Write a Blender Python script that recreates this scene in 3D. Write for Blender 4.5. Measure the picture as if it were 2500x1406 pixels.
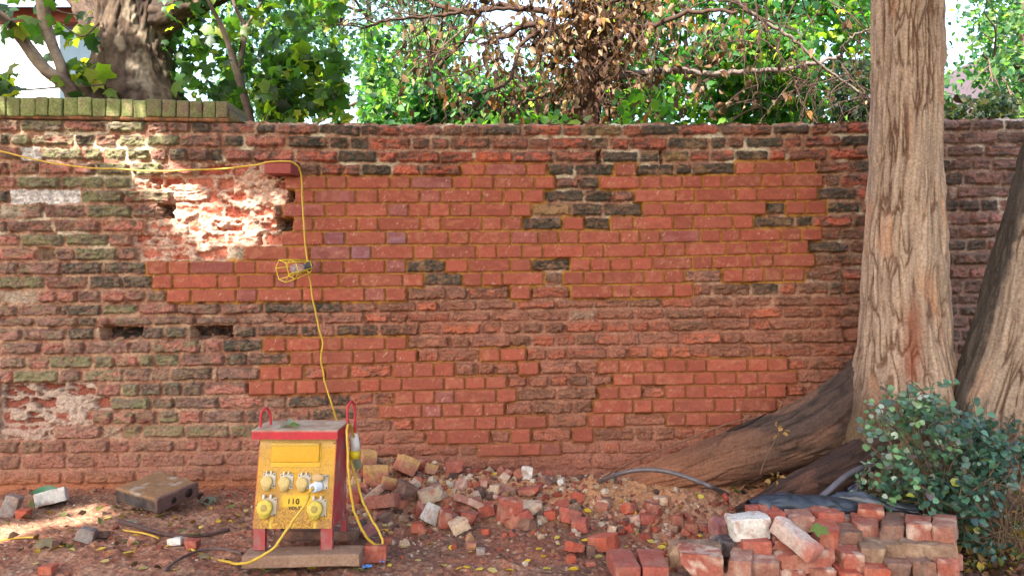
import bpy, math, random
import numpy as np
from mathutils import Vector

# ------------------------------------------------------------------ camera, sky, sun, exposure
S = bpy.context.scene
for o in list(bpy.data.objects): bpy.data.objects.remove(o)
COL = S.collection
D, K, HZ, SC = 4.46, 1962.0, 690.0, 440.0       # wall distance (m), focal length (px of 2500), horizon row, px per metre on the wall
CZ = (1165.0-HZ)/SC
cam = bpy.data.cameras.new('camera'); co = bpy.data.objects.new('camera', cam); COL.objects.link(co)
co.location = (0, -D, CZ); co.rotation_euler = (math.pi/2, 0, 0)
cam.sensor_width = 36; cam.lens = 36*K/2500; cam.shift_y = -13/2500; cam.clip_end = 500; cam.clip_start = .05
S.camera = co
SUN = Vector((0.36, 0.62, -0.70)).normalized()    # direction the light travels
w = bpy.data.worlds.new("World"); S.world = w; w.use_nodes = True
nt = w.node_tree; bg = nt.nodes['Background']
sky = nt.nodes.new('ShaderNodeTexSky'); sky.sky_type = 'NISHITA'; sky.sun_disc = False
el = math.asin(-SUN.z); az = math.atan2(-SUN.x, -SUN.y)
sky.sun_elevation = el; sky.sun_rotation = az; sky.air_density = 1.3; sky.dust_density = 3.0
nt.links.new(sky.outputs[0], bg.inputs[0]); bg.inputs[1].default_value = 0.15
sl = bpy.data.lights.new('sun', 'SUN'); sl.energy = 5.0; sl.angle = math.radians(0.53); sl.color = (1, .95, .87)
so = bpy.data.objects.new('sun', sl); COL.objects.link(so)
so.rotation_euler = SUN.to_track_quat('-Z', 'Y').to_euler()
S.view_settings.view_transform = 'Standard'; S.view_settings.look = 'None'
S.view_settings.exposure = 2.36; S.view_settings.gamma = 1

# ------------------------------------------------------------------ helpers
rng = np.random.default_rng(11)
def P(px, py, d):                                 # a point of the place, d metres in front of the viewer
    return np.array([(px-1250)/K*d, d-D, CZ-(py-HZ)/K*d])
def lin(r, g, b, k=.72):
    f = lambda c: ((c/255+.055)/1.055)**2.4 if c > 10 else c/255/12.92
    return np.array([f(r)*k, f(g)*k, f(b)*k])
def _hash(ix, iy, iz, s):
    n = (ix.astype(np.int64)*374761393 + iy.astype(np.int64)*668265263 + iz*1274126177 + s*974634777) & 0xffffffff
    n = ((n ^ (n >> 13))*1274126177) & 0xffffffff
    n = ((n ^ (n >> 15))*2246822519) & 0xffffffff
    return ((n ^ (n >> 16)) & 0xffffff)/float(0xffffff)
def n2(x, y, s=0):
    x, y = np.broadcast_arrays(np.asarray(x, float), np.asarray(y, float))
    ix, iy = np.floor(x), np.floor(y); fx, fy = x-ix, y-iy
    fx = fx*fx*(3-2*fx); fy = fy*fy*(3-2*fy)
    a, b = _hash(ix, iy, 0, s), _hash(ix+1, iy, 0, s); c, d = _hash(ix, iy+1, 0, s), _hash(ix+1, iy+1, 0, s)
    return (a*(1-fx)+b*fx)*(1-fy) + (c*(1-fx)+d*fx)*fy
def f2(x, y, s=0, o=3):
    t = 0; a = .5; m = 0
    for k in range(o):
        t = t + a*n2(x*2**k+k*17.3, y*2**k-k*9.1, s+k); m += a; a *= .5
    return t/m
def n3(x, y, z, s=0):
    x, y, z = np.broadcast_arrays(np.asarray(x, float), np.asarray(y, float), np.asarray(z, float))
    iz = np.floor(z); fz = z-iz; fz = fz*fz*(3-2*fz)
    ix, iy = np.floor(x), np.floor(y); fx, fy = x-ix, y-iy
    fx = fx*fx*(3-2*fx); fy = fy*fy*(3-2*fy); r = 0
    for dz, wz in ((0, 1-fz), (1, fz)):
        q = (iz+dz).astype(np.int64)
        a, b = _hash(ix, iy, q, s), _hash(ix+1, iy, q, s); c, d = _hash(ix, iy+1, q, s), _hash(ix+1, iy+1, q, s)
        r = r + wz*((a*(1-fx)+b*fx)*(1-fy) + (c*(1-fx)+d*fx)*fy)
    return r
def f3(x, y, z, s=0, o=3):
    t = 0; a = .5; m = 0
    for k in range(o):
        t = t + a*n3(x*2**k+k*7.3, y*2**k, z*2**k+k*3.7, s+k); m += a; a *= .5
    return t/m
def ss(a, b, x):
    t = np.clip((x-a)/(b-a), 0, 1); return t*t*(3-2*t)
def mix(a, b, t):
    t = np.asarray(t)[..., None]; return a*(1-t)+b*t

def mesh_np(name, V, F, mat, col=None, smooth=True, sharp=None):
    me = bpy.data.meshes.new(name); V = np.ascontiguousarray(V, dtype=np.float32)
    if isinstance(F, np.ndarray):
        M, k = F.shape
        me.vertices.add(len(V)); me.vertices.foreach_set('co', V.ravel())
        me.loops.add(M*k); me.loops.foreach_set('vertex_index', np.ascontiguousarray(F, dtype=np.int32).ravel())
        me.polygons.add(M); me.polygons.foreach_set('loop_start', np.arange(0, M*k, k, dtype=np.int32))
        me.update(calc_edges=True)
    else: me.from_pydata([tuple(map(float, v)) for v in V], [], [tuple(int(i) for i in f) for f in F])
    me.polygons.foreach_set('use_smooth', np.full(len(me.polygons), smooth, dtype=bool))
    if col is not None:
        col = np.asarray(col, float)
        if col.ndim == 1: col = np.tile(col, (len(V), 1))
        c = np.ones((len(V), 4), np.float32); c[:, :3] = np.clip(col, 0.003, 1)
        me.attributes.new('Col', 'FLOAT_COLOR', 'POINT').data.foreach_set('color', c.ravel())
    me.materials.append(mat); me.validate()
    if sharp: me.set_sharp_from_angle(angle=math.radians(sharp))
    return me
def link(name, me, parent=None, loc=(0, 0, 0)):
    o = bpy.data.objects.new(name, me); COL.objects.link(o); o.location = loc
    if parent is not None: o.parent = parent
    return o
def tag(o, label=None, cat=None, group=None, kind=None):
    if label: o['label'] = label
    if cat: o['category'] = cat
    if group: o['group'] = group
    if kind: o['kind'] = kind
    return o
def thing(name, loc, label, cat, group=None):
    o = bpy.data.objects.new(name, None); COL.objects.link(o); o.location = tuple(map(float, loc)); o.empty_display_size = .1
    return tag(o, label, cat, group)
def rootloc(p):
    v = Vector((0, 0, 0))
    while p is not None: v = v + p.location; p = p.parent
    return np.array(v)
def part(name, VF, mat, parent, col=None, smooth=True, label=None):   # vertices in place coordinates, stored relative to the thing
    V, F = VF; o = link(name, mesh_np(name, np.asarray(V)-rootloc(parent), F, mat, col, smooth), parent)
    if label: o['label'] = label
    return o
def solo(name, VF, mat, loc, label, cat, group=None, col=None, smooth=True, kind=None):
    V, F = VF; o = link(name, mesh_np(name, np.asarray(V)-np.array(loc), F, mat, col, smooth), None, tuple(map(float, loc)))
    return tag(o, label, cat, group, kind)
def join(L):
    Vs, Fs, n = [], [], 0
    for V, F in L:
        V = np.asarray(V, float); Vs.append(V); Fs += [tuple(int(i)+n for i in f) for f in F]; n += len(V)
    return np.vstack(Vs), Fs
def grid_faces(nr, nc, wrap=False):
    i = np.arange(nr-1)[:, None]; j = np.arange(nc if wrap else nc-1)[None, :]; j2 = (j+1) % nc
    return np.stack([i*nc+j+0*i, i*nc+j2+0*i, (i+1)*nc+j2, (i+1)*nc+j], -1).reshape(-1, 4)
_box = {}
def boxgrid(nx, ny, nz):
    if (nx, ny, nz) in _box: return _box[(nx, ny, nz)]
    pts, fcs = [], []
    def face(ax, s, u, v, nu, nv):
        base = len(pts)
        for a in range(nu+1):
            for b in range(nv+1):
                p = [0, 0, 0]; p[ax] = s; p[u] = -1+2*a/nu; p[v] = -1+2*b/nv; pts.append(p)
        for a in range(nu):
            for b in range(nv):
                q = [base+a*(nv+1)+b, base+(a+1)*(nv+1)+b, base+(a+1)*(nv+1)+b+1, base+a*(nv+1)+b+1]
                fcs.append(q if s > 0 else q[::-1])
    n = (nx, ny, nz)
    for ax, u, v in ((0, 1, 2), (1, 2, 0), (2, 0, 1)):
        for s in (-1, 1): face(ax, s, u, v, n[u], n[v])
    A = np.round(np.array(pts), 6); U, inv = np.unique(A, axis=0, return_inverse=True)
    _box[(nx, ny, nz)] = (U, inv.ravel()[np.array(fcs)]); return _box[(nx, ny, nz)]
def rbox(c, h, r=.003, n=(3, 3, 3), R=None):       # rounded box
    U, F = boxgrid(*n); h = np.array(h, float); r = min(r, h.min()*.99)
    V = np.sign(U)*np.where(np.abs(U) > .999, h, np.abs(U)*(h-r) if min(n) < 3 else np.abs(U)/(1-2/np.array(n))*(h-r))
    V = np.clip(V, -h, h); q = np.clip(V, -(h-r), h-r); d = V-q; L = np.linalg.norm(d, axis=1, keepdims=True)
    V = np.where(L > 1e-9, q+d/np.maximum(L, 1e-9)*r, V)
    if R is not None: V = V@np.asarray(R).T
    return V+np.array(c), F
def rot(ax, a):
    from mathutils import Matrix
    return np.array(Matrix.Rotation(a, 3, ax))
def crom(pts, m=8):
    p = np.array(pts, float); p = np.vstack([2*p[0]-p[1], p, 2*p[-1]-p[-2]]); out = []
    for i in range(1, len(p)-2):
        for t in np.linspace(0, 1, m, endpoint=False):
            a, b, c, d = p[i-1:i+3]
            out.append(.5*((2*b)+(-a+c)*t+(2*a-5*b+4*c-d)*t*t+(-a+3*b-3*c+d)*t**3))
    out.append(p[-2]); return np.array(out)
def tube(pts, rad, n=8, cap=True):
    p = np.array(pts, float); m = len(p); rad = np.broadcast_to(np.asarray(rad, float), (m,))
    T = np.gradient(p, axis=0); T /= np.linalg.norm(T, axis=1, keepdims=True)+1e-12
    up = np.array([0, 0, 1.]) if abs(T[0][2]) < .9 else np.array([0, 1., 0]); a = np.linspace(0, 2*math.pi, n, endpoint=False); V = []
    N = np.cross(T[0], up); N /= np.linalg.norm(N)
    for i in range(m):
        N = N-T[i]*N.dot(T[i]); N /= np.linalg.norm(N)+1e-12; B = np.cross(T[i], N)
        V.append(p[i]+rad[i]*(np.cos(a)[:, None]*N+np.sin(a)[:, None]*B))
    V = np.vstack(V); F = [tuple(f) for f in grid_faces(m, n, True)]
    if cap: F += [tuple(range(n))[::-1], tuple(range((m-1)*n, m*n))]
    return V, F
def tubes(L, n=5):                                   # many thin twigs, quads only
    Vs, Fs, k = [], [], 0
    for pts, rad in L:
        V, _ = tube(pts, rad, n, False); Vs.append(V); Fs.append(grid_faces(len(pts), n, True)+k); k += len(V)
    return np.vstack(Vs), np.vstack(Fs)

# ------------------------------------------------------------------ materials
def mat_col(name, rough=.9, bump=.3, bscale=120, var=.25, vscale=60, spec=.25, metal=0, color=None, coat=0):
    m = bpy.data.materials.new(name); m.use_nodes = True; t = m.node_tree; N = t.nodes; L = t.links; b = N['Principled BSDF']
    tc = N.new('ShaderNodeTexCoord')
    if color is None:
        a = N.new('ShaderNodeAttribute'); a.attribute_name = 'Col'; src = a.outputs['Color']
    else:
        a = N.new('ShaderNodeRGB'); a.outputs[0].default_value = (*color, 1); src = a.outputs[0]
    nz = N.new('ShaderNodeTexNoise'); nz.inputs['Scale'].default_value = vscale; nz.inputs['Detail'].default_value = 5
    L.new(tc.outputs['Object'], nz.inputs['Vector'])
    mr = N.new('ShaderNodeMapRange'); mr.inputs[1].default_value = .3; mr.inputs[2].default_value = .7
    mr.inputs[3].default_value = 1-var; mr.inputs[4].default_value = 1+var; L.new(nz.outputs[0], mr.inputs[0])
    mu = N.new('ShaderNodeVectorMath'); mu.operation = 'SCALE'; L.new(src, mu.inputs[0]); L.new(mr.outputs[0], mu.inputs['Scale'])
    L.new(mu.outputs[0], b.inputs['Base Color'])
    b.inputs['Roughness'].default_value = rough; b.inputs['Specular IOR Level'].default_value = spec; b.inputs['Metallic'].default_value = metal
    if coat: b.inputs['Coat Weight'].default_value = coat
    if bump:
        nb = N.new('ShaderNodeTexNoise'); nb.inputs['Scale'].default_value = bscale; nb.inputs['Detail'].default_value = 6; nb.inputs['Roughness'].default_value = .65
        L.new(tc.outputs['Object'], nb.inputs['Vector'])
        bp = N.new('ShaderNodeBump'); bp.inputs['Strength'].default_value = bump; bp.inputs['Distance'].default_value = .004
        L.new(nb.outputs[0], bp.inputs['Height']); L.new(bp.outputs[0], b.inputs['Normal'])
    return m
def mat_leaf(name, trans=.45, rough=.45, spec=.4):
    m = bpy.data.materials.new(name); m.use_nodes = True; t = m.node_tree; N = t.nodes; L = t.links; b = N['Principled BSDF']
    a = N.new('ShaderNodeAttribute'); a.attribute_name = 'Col'
    tc = N.new('ShaderNodeTexCoord'); nz = N.new('ShaderNodeTexNoise'); nz.inputs['Scale'].default_value = 40; L.new(tc.outputs['Object'], nz.inputs['Vector'])
    mr = N.new('ShaderNodeMapRange'); mr.inputs[3].default_value = .7; mr.inputs[4].default_value = 1.3; L.new(nz.outputs[0], mr.inputs[0])
    mu = N.new('ShaderNodeVectorMath'); mu.operation = 'SCALE'; L.new(a.outputs['Color'], mu.inputs[0]); L.new(mr.outputs[0], mu.inputs['Scale'])
    L.new(mu.outputs[0], b.inputs['Base Color']); b.inputs['Roughness'].default_value = rough; b.inputs['Specular IOR Level'].default_value = spec
    tr = N.new('ShaderNodeBsdfTranslucent'); g = N.new('ShaderNodeVectorMath'); g.operation = 'MULTIPLY'; g.inputs[1].default_value = (2.0, 1.95, .65)
    L.new(mu.outputs[0], g.inputs[0]); L.new(g.outputs[0], tr.inputs[0])
    ms = N.new('ShaderNodeMixShader'); ms.inputs[0].default_value = trans
    L.new(b.outputs[0], ms.inputs[1]); L.new(tr.outputs[0], ms.inputs[2]); L.new(ms.outputs[0], N['Material Output'].inputs[0])
    return m
M_OLD = mat_col('weathered_brick', .92, .8, 150, .34, 100)
M_NEW = mat_col('new_brick', .85, .22, 220, .12, 70)
M_RUB = mat_col('broken_masonry', .93, .5, 170, .22, 90)
M_SOIL = mat_col('soil', .96, .8, 130, .4, 110, .15)
M_BARK = mat_col('bark', .9, .8, 120, .3, 90)
M_BARKFAR = mat_col('bark_far', .9, .4, 60, .25, 40)
M_LEAF = mat_leaf('green_leaf', .6)
M_FAR = mat_leaf('far_leaf', .62, .5, .35)
M_DRY = mat_leaf('dry_leaf', .3, .75, .15)
M_SHRUB = mat_leaf('shrub_leaf', .2, .34, .5)
M_YCAB = mat_col('yellow_cable', .5, .1, 80, .12, 40, .4, color=lin(206, 164, 48))
M_YPAINT = mat_col('dusty_yellow_paint', .6, .35, 260, .12, 140, .35)
M_RPAINT = mat_col('dusty_red_paint', .6, .2, 160, .12, 60, .35)
M_PLAIN = mat_col('plain', .6, .1, 120, .08, 60, .35)
M_BLACK = mat_col('black_plastic', .38, .2, 60, .3, 30, .5)
M_TWIG = mat_col('twig', .9, .2, 80, .3, 50)
def mat_glass(name):
    m = bpy.data.materials.new(name); m.use_nodes = True; b = m.node_tree.nodes['Principled BSDF']
    b.inputs['Roughness'].default_value = .05; b.inputs['Transmission Weight'].default_value = .9; b.inputs['Base Color'].default_value = (.9, .9, .95, 1); b.inputs['IOR'].default_value = 1.3
    return m
M_GLASS = mat_glass('bulb_glass')
# ------------------------------------------------------------------ the brick wall
LX = [0, 700, 950, 1550, 1900, 2400]
BED = [[287,299,302,301,301,288],[323,329,333,333,331,319],[356,362,367,366,363,352],[390,397,399,398,394,384],[428,429,430,430,426,417],
[462,463,462,462,458,453],[496,497,496,495,491,485],[535,531,530,529,524,518],[569,566,564,563,558,551],[603,601,598,596,589,583],
[638,636,634,629,621,613],[673,669,668,661,653,649],[708,704,701,694,688,681],[743,737,736,728,721,718],[775,768,765,753,750,745],
[801,793,791,782,779,772],[836,825,822,812,808,802],[870,859,855,844,841,836],[904,893,887,878,874,868],[938,929,923,912,907,900],
[973,965,956,942,938,932],[1005,1000,989,975,972,965],[1041,1034,1022,1009,1006,998],[1075,1070,1054,1042,1040,1030],[1110,1103,1087,1079,1072,1063],
[1149,1138,1118,1110,1105,1097],[1187,1175,1151,1149,1140,1130],[1222,1212,1186,1182,1175,1165],[1262,1250,1224,1220,1210,1200]]
# right edge of each brick and its kind: n new, p/P new pinkish/purple, o r R b d old, m q mossy, y yellowish, w mortar patch, W eroded, k hole
ROWS = """47o 153m 256q 355m 411b 465o 515d 620r 673d 776b 879d 923d 977r 1077r 1127b 1176b 1276d 1373r 1421r 1520y 1565b 1661d 1760r 1840b 1886b 1982d 2029b 2074b 2140r 2240b 2300b 2381b 2457b 2550d
20d 70m 177q 228d 283r 355m 439m 543r 595d 700r 801d 850d 900d 1004r 1051b 1097b 1198b 1291b 1343r 1440r 1487d 1538r 1633r 1734d 1775d 1821b 1918d 1960r 2058r 2135d 2240b 2349b 2436b 2550b
46r 94w 198m 247m 305m 365m 408q 457d 510r 545d 615r 720r 822r 922d 970r 1073r 1157r 1254R 1354r 1458b 1468k 1560d 1613d 1621k 1684y 1735r 1796r 1880d 1926r 2025r 2130r 2230b 2315b 2406b 2500b
16r 90q 177r 228r 315m 395m 474q 560W 660W 730k 780b 835r 879r 957d 1027r 1127r 1185n 1285p 1335n 1403d 1501d 1555n 1651d 1693d 1795d 1845n 1944n 1993n 2087b 2130d 2240b 2322d 2374b 2425b 2500b
38r 143m 252m 320m 390W 450W 520W 590W 640W 695W 798n 848n 952n 1003n 1106p 1154n 1205n 1305n 1355n 1416o 1464d 1564n 1615n 1666n 1716n 1763n 1862n 1913n 2011n 2055b 2130r 2250b 2355d 2452b 2550b
18d 193w 298m 416q 470W 530W 600W 677W 700W 718k 768n 869p 923n 1025n 1076p 1178n 1229n 1277n 1329n 1427d 1496d 1549o 1650n 1697n 1798n 1849n 1946n 1997n 2094d 2130r 2230b 2325r 2340w 2470b 2550b
55w 103o 207r 320m 382r 418k 480W 540W 610W 665W 690r 794p 845n 947n 998p 1049n 1100n 1150n 1249n 1297n 1395y 1472d 1570d 1624n 1724n 1774n 1872n 1919d 1968n 2019n 2105d 2130o 2240d 2346d 2397d 2441d 2550r
14o 127r 240r 352R 410W 450W 515W 590W 630W 672W 715k 765n 872n 923n 1027n 1077n 1178n 1226n 1275n 1375d 1426n 1491d 1547n 1643n 1693n 1790n 1841n 1942d 1988d 2082r 2130b 2230b 2320r 2370r 2416r 2550r
45r 154m 263m 320r 400W 440W 483W 545W 597W 640W 686W 790n 842P 943n 993P 1095n 1145n 1248n 1315p 1365n 1414n 1514n 1562n 1613n 1710p 1760n 1808n 1907n 1957n 2008n 2056b 2130b 2250r 2345r 2440b 2550b
88r 130K 181o 285m 335b 410W 470W 551W 597w 703n 756n 856p 906P 1010n 1060n 1163n 1213n 1275n 1326n 1427n 1475n 1577n 1625n 1674n 1774n 1826n 1876n 1925n 1975n 2075d 2130b 2230b 2310b 2363d 2412d 2550r
41o 144o 247d 355d 409n 462n 571p 624n 725n 784p 840n 941n 991p 1087d 1143n 1246n 1297n 1393d 1443n 1492n 1543n 1593n 1691n 1741n 1840n 1889n 1991n 2035b 2083b 2130b 2240b 2334d 2425b 2550b
106m 213r 295d 370d 421n 531n 584n 671n 722p 828n 879n 983n 1035n 1129d 1178n 1227n 1328n 1375b 1426n 1474n 1573n 1622n 1672n 1764o 1817n 1866n 1914n 1965n 2060b 2130r 2230b 2320b 2370r 2412r 2550b
88w 135r 188r 245r 304R 354r 406r 466n 576n 627p 738n 788n 890n 941p 993n 1090b 1142o 1245r 1296n 1394r 1497n 1542n 1645n 1693n 1743r 1835b 1905d 1950r 2025b 2057d 2130b 2240b 2357r 2450b 2550b
39b 142o 245d 331m 432q 535r 640r 742d 838d 923o 1017b 1070R 1164o 1260o 1358r 1450b 1535b 1615d 1693r 1793b 1888o 1983b 2078o 2130b 2240b 2347b 2440b 2550b
82o 188o 236d 266r 370o 474o 580o 684o 787r 888o 950r 995r 1100r 1199o 1294o 1391o 1457G 1552b 1624r 1724d 1816b 1912R 2010b 2130b 2240d 2345d 2440d 2550b
50o 159o 228d 240w 345k 400d 453d 462w 565k 625d 730b 778d 818o 880d 926d 1024d 1077r 1176R 1225r 1275b 1327d 1379d 1478r 1540r 1588r 1639r 1734d 1837b 1888r 1984o 2035b 2130b 2250b 2367b 2450b 2550b
95o 154r 201o 314o 368o 484q 497w 538r 642d 698n 783n 836n 941n 994n 1098b 1148b 1250o 1298d 1357r 1407r 1457d 1515r 1564o 1663o 1763r 1812o 1912o 1963d 2065b 2130b 2240b 2350d 2440d 2550d
60o 115q 221m 275m 335r 371m 436m 546r 600d 708b 763n 863n 914n 966n 1018n 1072r 1172r 1222n 1285n 1335r 1386r 1485r 1534o 1586r 1635R 1689R 1736r 1838o 1889r 1988r 2085b 2150b 2250b 2340d 2420b 2550d
28r 139m 193o 300q 365b 412b 513b 525w 632o 683n 739n 796r 852n 957r 1009n 1060n 1110n 1161o 1210r 1266r 1316n 1414o 1460r 1513n 1576n 1625n 1677n 1726n 1826n 1876n 1925n 1974r 2085b 2150b
75W 150W 226W 293r 339m 392d 441d 494b 604r 666n 722n 773n 878n 929n 981n 1085n 1136n 1186n 1238n 1290r 1341r 1390r 1438d 1497o 1548n 1598n 1697n 1749n 1799n 1850n 1947n 2040o 2130o
60W 130W 200W 265W 364m 421b 531b 645r 701b 803d 857d 911r 963r 1011n 1061n 1110p 1212n 1261n 1361d 1461d 1513n 1568n 1627r 1675n 1723n 1824n 1872n 1921n 1968r 2040o 2130o
50W 120W 220W 272q 326q 381r 435m 492R 595o 660b 757b 870d 925r 1030n 1079p 1130n 1181n 1232n 1302r 1400d 1448d 1547n 1594n 1646n 1746n 1795n 1897n 1990o 2080o
60W 126W 245o 292w 341m 449m 560m 630m 720o 830o 957o 1009r 1059n 1161n 1212n 1261n 1336n 1435b 1477n 1527n 1627b 1675n 1728n 1812n 1900o 2000o
45d 100d 158r 263b 316r 423b 481r 535r 590r 640r 740o 840o 880o 941r 1042b 1092n 1196n 1248o 1296n 1398r 1449n 1552d 1600d 1650d 1700r 1750r
50d 161b 232b 290o 343o 453o 547o 600o 660o 760o 860o 912o 1014r 1121r 1167b 1271n 1321n 1370p 1470o 1518r 1620o
97o 151r 205o 330o 430o 500o 560o 640o 740o 840o 900o 990o 1090o 1193b 1300o 1402o 1448o 1570o
""".strip().split('\n')
def build_wall():
    PAL = {'n': (160, 83, 63), 'p': (148, 80, 70), 'P': (140, 84, 88), 'o': (152, 96, 84), 'r': (172, 84, 66), 'R': (182, 86, 60), 'b': (110, 78, 68), 'd': (72, 66, 60),
           'm': (116, 104, 84), 'q': (168, 88, 70), 'y': (142, 112, 78), 'G': (160, 140, 130), 'w': (188, 166, 148), 'W': (182, 104, 84), 'k': (72, 52, 46), 'K': (120, 80, 66)}
    SEC = {'n': ((188, 110, 88), .30), 'p': ((178, 112, 106), .45), 'P': ((170, 130, 135), .4), 'o': ((120, 84, 78), .55), 'r': ((112, 78, 72), .50), 'R': ((130, 70, 56), .35), 'b': ((160, 90, 74), .42),
           'd': ((132, 102, 80), .33), 'm': ((118, 122, 68), .62), 'q': ((116, 114, 72), .46), 'y': ((95, 82, 68), .4), 'G': ((110, 100, 96), .4), 'w': ((150, 128, 112), .5), 'W': ((222, 198, 170), .5), 'k': ((45, 35, 32), .5), 'K': ((90, 62, 52), .5)}
    keys = list(PAL)
    step = 1.9                                        # px of 440 per metre: 4.3 mm
    px = np.arange(-460, 2960, step); nc = len(px)
    rg = random.Random(5)
    rows = []
    for i in range(len(BED)-1):
        if i < len(ROWS): b = [(float(t[:-1]), t[-1]) for t in ROWS[i].split()]
        else: b = [(-430., 'o')]
        left = []; x = -8.
        while x > -520: left.append((x, rg.choice('orbmdoq'))); x -= rg.choice((48, 100, 100))
        b = [(-1e4, 'o')]+left[::-1]+b if i < len(ROWS) else [(-1e4, 'o')]+b
        x = b[-1][0]
        while x < 3000: x += rg.choice((47, 97, 99)); b.append((x, rg.choice('oooorb') if i > 12 else rg.choice('obbrd')))
        rows.append(b)
    # flat tables
    Lf, Rt, Ty, off = [], [], [], []
    for b in rows:
        off.append(len(Lf))
        for j in range(1, len(b)): Lf.append(b[j-1][0]); Rt.append(b[j][0]); Ty.append(keys.index(b[j][1]))
    Lf, Rt, Ty = map(np.array, (Lf, Rt, Ty)); nb = len(Lf); R = np.random.default_rng(3).random((nb, 8))
    def bed(i, x): return np.interp(x, LX, BED[i])
    top = bed(0, px) + (f2(px/23, px*0+4, 71)-.5)*5
    # shallow dips where two top bricks meet
    for x in [b[0] for b in rows[0][1:]]: top += 3.2*np.exp(-((px-x)/3.0)**2)
    bot = 1262.; nr = 505
    s = np.linspace(0, 1, nr)[:, None]
    X = np.broadcast_to(px[None, :], (nr, nc)).copy(); Y = top[None, :]*(1-s)+bot*s
    def locate(X, Y):
        row = np.zeros(X.shape, int)
        for i in range(1, len(rows)): row[Y > bed(i, X)] = i
        bid = np.zeros(X.shape, int)
        for i, b in enumerate(rows):
            m = row == i
            if m.any(): bid[m] = off[i]+np.searchsorted(np.array([q[0] for q in b[1:-1]]), X[m])
        T = np.zeros(X.shape); B = np.zeros(X.shape)
        for i in range(len(rows)):
            m = row == i; T[m] = bed(i, X[m]); B[m] = bed(i+1, X[m])
        T[row == 0] = np.minimum(T[row == 0], (Y+0)[row == 0]-0) if False else T[row == 0]
        return row, bid, T, B
    row, bid, T, B = locate(X, Y)
    ty = Ty[bid]; kid = {k: keys.index(k) for k in keys}
    isn = (ty == kid['n']) | (ty == kid['p']) | (ty == kid['P'])
    isW = (ty == kid['W']) | (ty == kid['k']) | (ty == kid['w'])
    def blur(A, k):
        A = A.astype(float)
        for ax in (0, 1):
            c = np.cumsum(np.pad(A, [(k+1, k) if a == ax else (0, 0) for a in (0, 1)], mode='edge'), axis=ax)
            A = (np.take(c, np.arange(2*k+1, c.shape[ax]), axis=ax)-np.take(c, np.arange(0, c.shape[ax]-2*k-1), axis=ax))/(2*k+1)
        return A
    Wb = blur(isW, 3)
    low = ss(980, 1160, Y)                             # splashed, dusty foot of the wall
    amp = np.where(isn, .45, 2.3)+Wb*4.0
    wx = (f2(X/11, Y/11, 21, 3)-.5)*2*amp*1.15; wy = (f2(X/13, Y/9, 31, 3)-.5)*2*amp
    wy += np.where(isn, .3, 1.4)*(f2(X/60, Y/40, 37, 2)-.5)*2
    Xw, Yw = X+wx, Y+wy
    row, bid, T, B = locate(Xw, Yw)
    ty = Ty[bid]; isn = (ty == kid['n']) | (ty == kid['p']) | (ty == kid['P'])
    r = R[bid]
    jh = np.where(isn, 1.75, 2.0+1.3*f2(X/40, Y/40, 55, 2)); rr = np.where(isn, 1.6, 3.4+3*r[..., 6]); ed = np.where(isn, 1.5, 2.6+3.2*r[..., 7])
    rr = np.where(row > 22, rr+1.5, rr)
    cx = (Lf[bid]+Rt[bid])/2; hw = (Rt[bid]-Lf[bid])/2-jh; cy = (T+B)/2; hh = (B-T)/2-jh*.9-np.where(isn, 0, .6*r[..., 5])
    a = np.abs(Xw-cx-np.where(isn, 0, (r[..., 4]-.5)*2))-hw+rr; b_ = np.abs(Yw-cy)-hh+rr
    sdf = np.hypot(np.maximum(a, 0), np.maximum(b_, 0))-rr+np.minimum(np.maximum(a, b_), 0)
    sdf = sdf+np.where(isn, 1.3*ss(.64, .76, f2(X/6, Y/5, 57, 3)), 2.3*ss(.58, .72, f2(X/8, Y/6, 58, 3)))
    inside = ss(0, 1, -sdf/ed)
    # heights, metres towards the viewer
    big = f2(X/16, Y/10, 61, 4)-.5; fine = f2(X/5, Y/4, 62, 3)-.5; rid = np.abs(f2(X/12+Y/30, Y/7, 66, 4)-.5)
    face = np.where(isn, .0035+(r[..., 0]-.5)*.004, .006+(r[..., 0]-.5)*.016+big*.013+fine*.004-rid*.010)
    face -= np.where(isn, 0, .007*ss(.55, .59, f2(X/26, Y/12, 67, 4))+.005*ss(.60, .63, f2(X/12, Y/7, 68, 3)))
    face += np.where(isn, .0006*fine, 0)+((Xw-cx)/50*(r[..., 1]-.5)+(Yw-cy)/15*(r[..., 2]-.5))*np.where(isn, .002, .012)
    jn = f2(X/30, Y/30, 63, 3); jd = np.where(isn, -.0115, -.019-.022*ss(.5, .75, jn)+.010*ss(.45, .2, jn))+fine*.006
    jd = jd*(1-low*.6)+low*(-.002)
    face = face*(1-low*.35)
    H = jd*(1-inside)+face*inside
    # eroded places, patches and holes
    W = ty == kid['W']; w_ = ty == kid['w']; k_ = ty == kid['k']; K_ = ty == kid['K']
    e1 = f2(X/36, Y/20, 81, 4); e2 = f2(X/12, Y/7, 82, 4); e3 = np.abs(f2(X/18, Y/11, 84, 4)-.5)
    fr = ss(0, 1, -sdf/2.2)*(.016+.022*r[..., 3]); limw = ss(.46, .56, e1); stub = -.040-.034*r[..., 3]+(e2-.5)*.016-e3*.03; eros = np.where(-sdf > 1.5, stub, -.048)*(1-limw)+limw*(-.028+(e2-.5)*.022-e3*.035); eros = eros*.5+.5*blur(eros, 1)
    H = np.where(W, eros, H); H = np.where(w_, -.020+(e1-.5)*.03+(e2-.5)*.022, H)
    H = np.where(k_, -.115+(e1-.5)*.13+(e2-.5)*.05, H); H = np.where(K_, -.045+(e1-.5)*.03, H)
    H += (f2(X/230, Y/180, 91, 2)-.5)*.022             # old wall is not true
    Hs = H
    # colour
    pal = np.array([lin(*PAL[k]) for k in keys]); sec = np.array([lin(*SEC[k][0]) for k in keys]); th = np.array([SEC[k][1] for k in keys])
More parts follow.
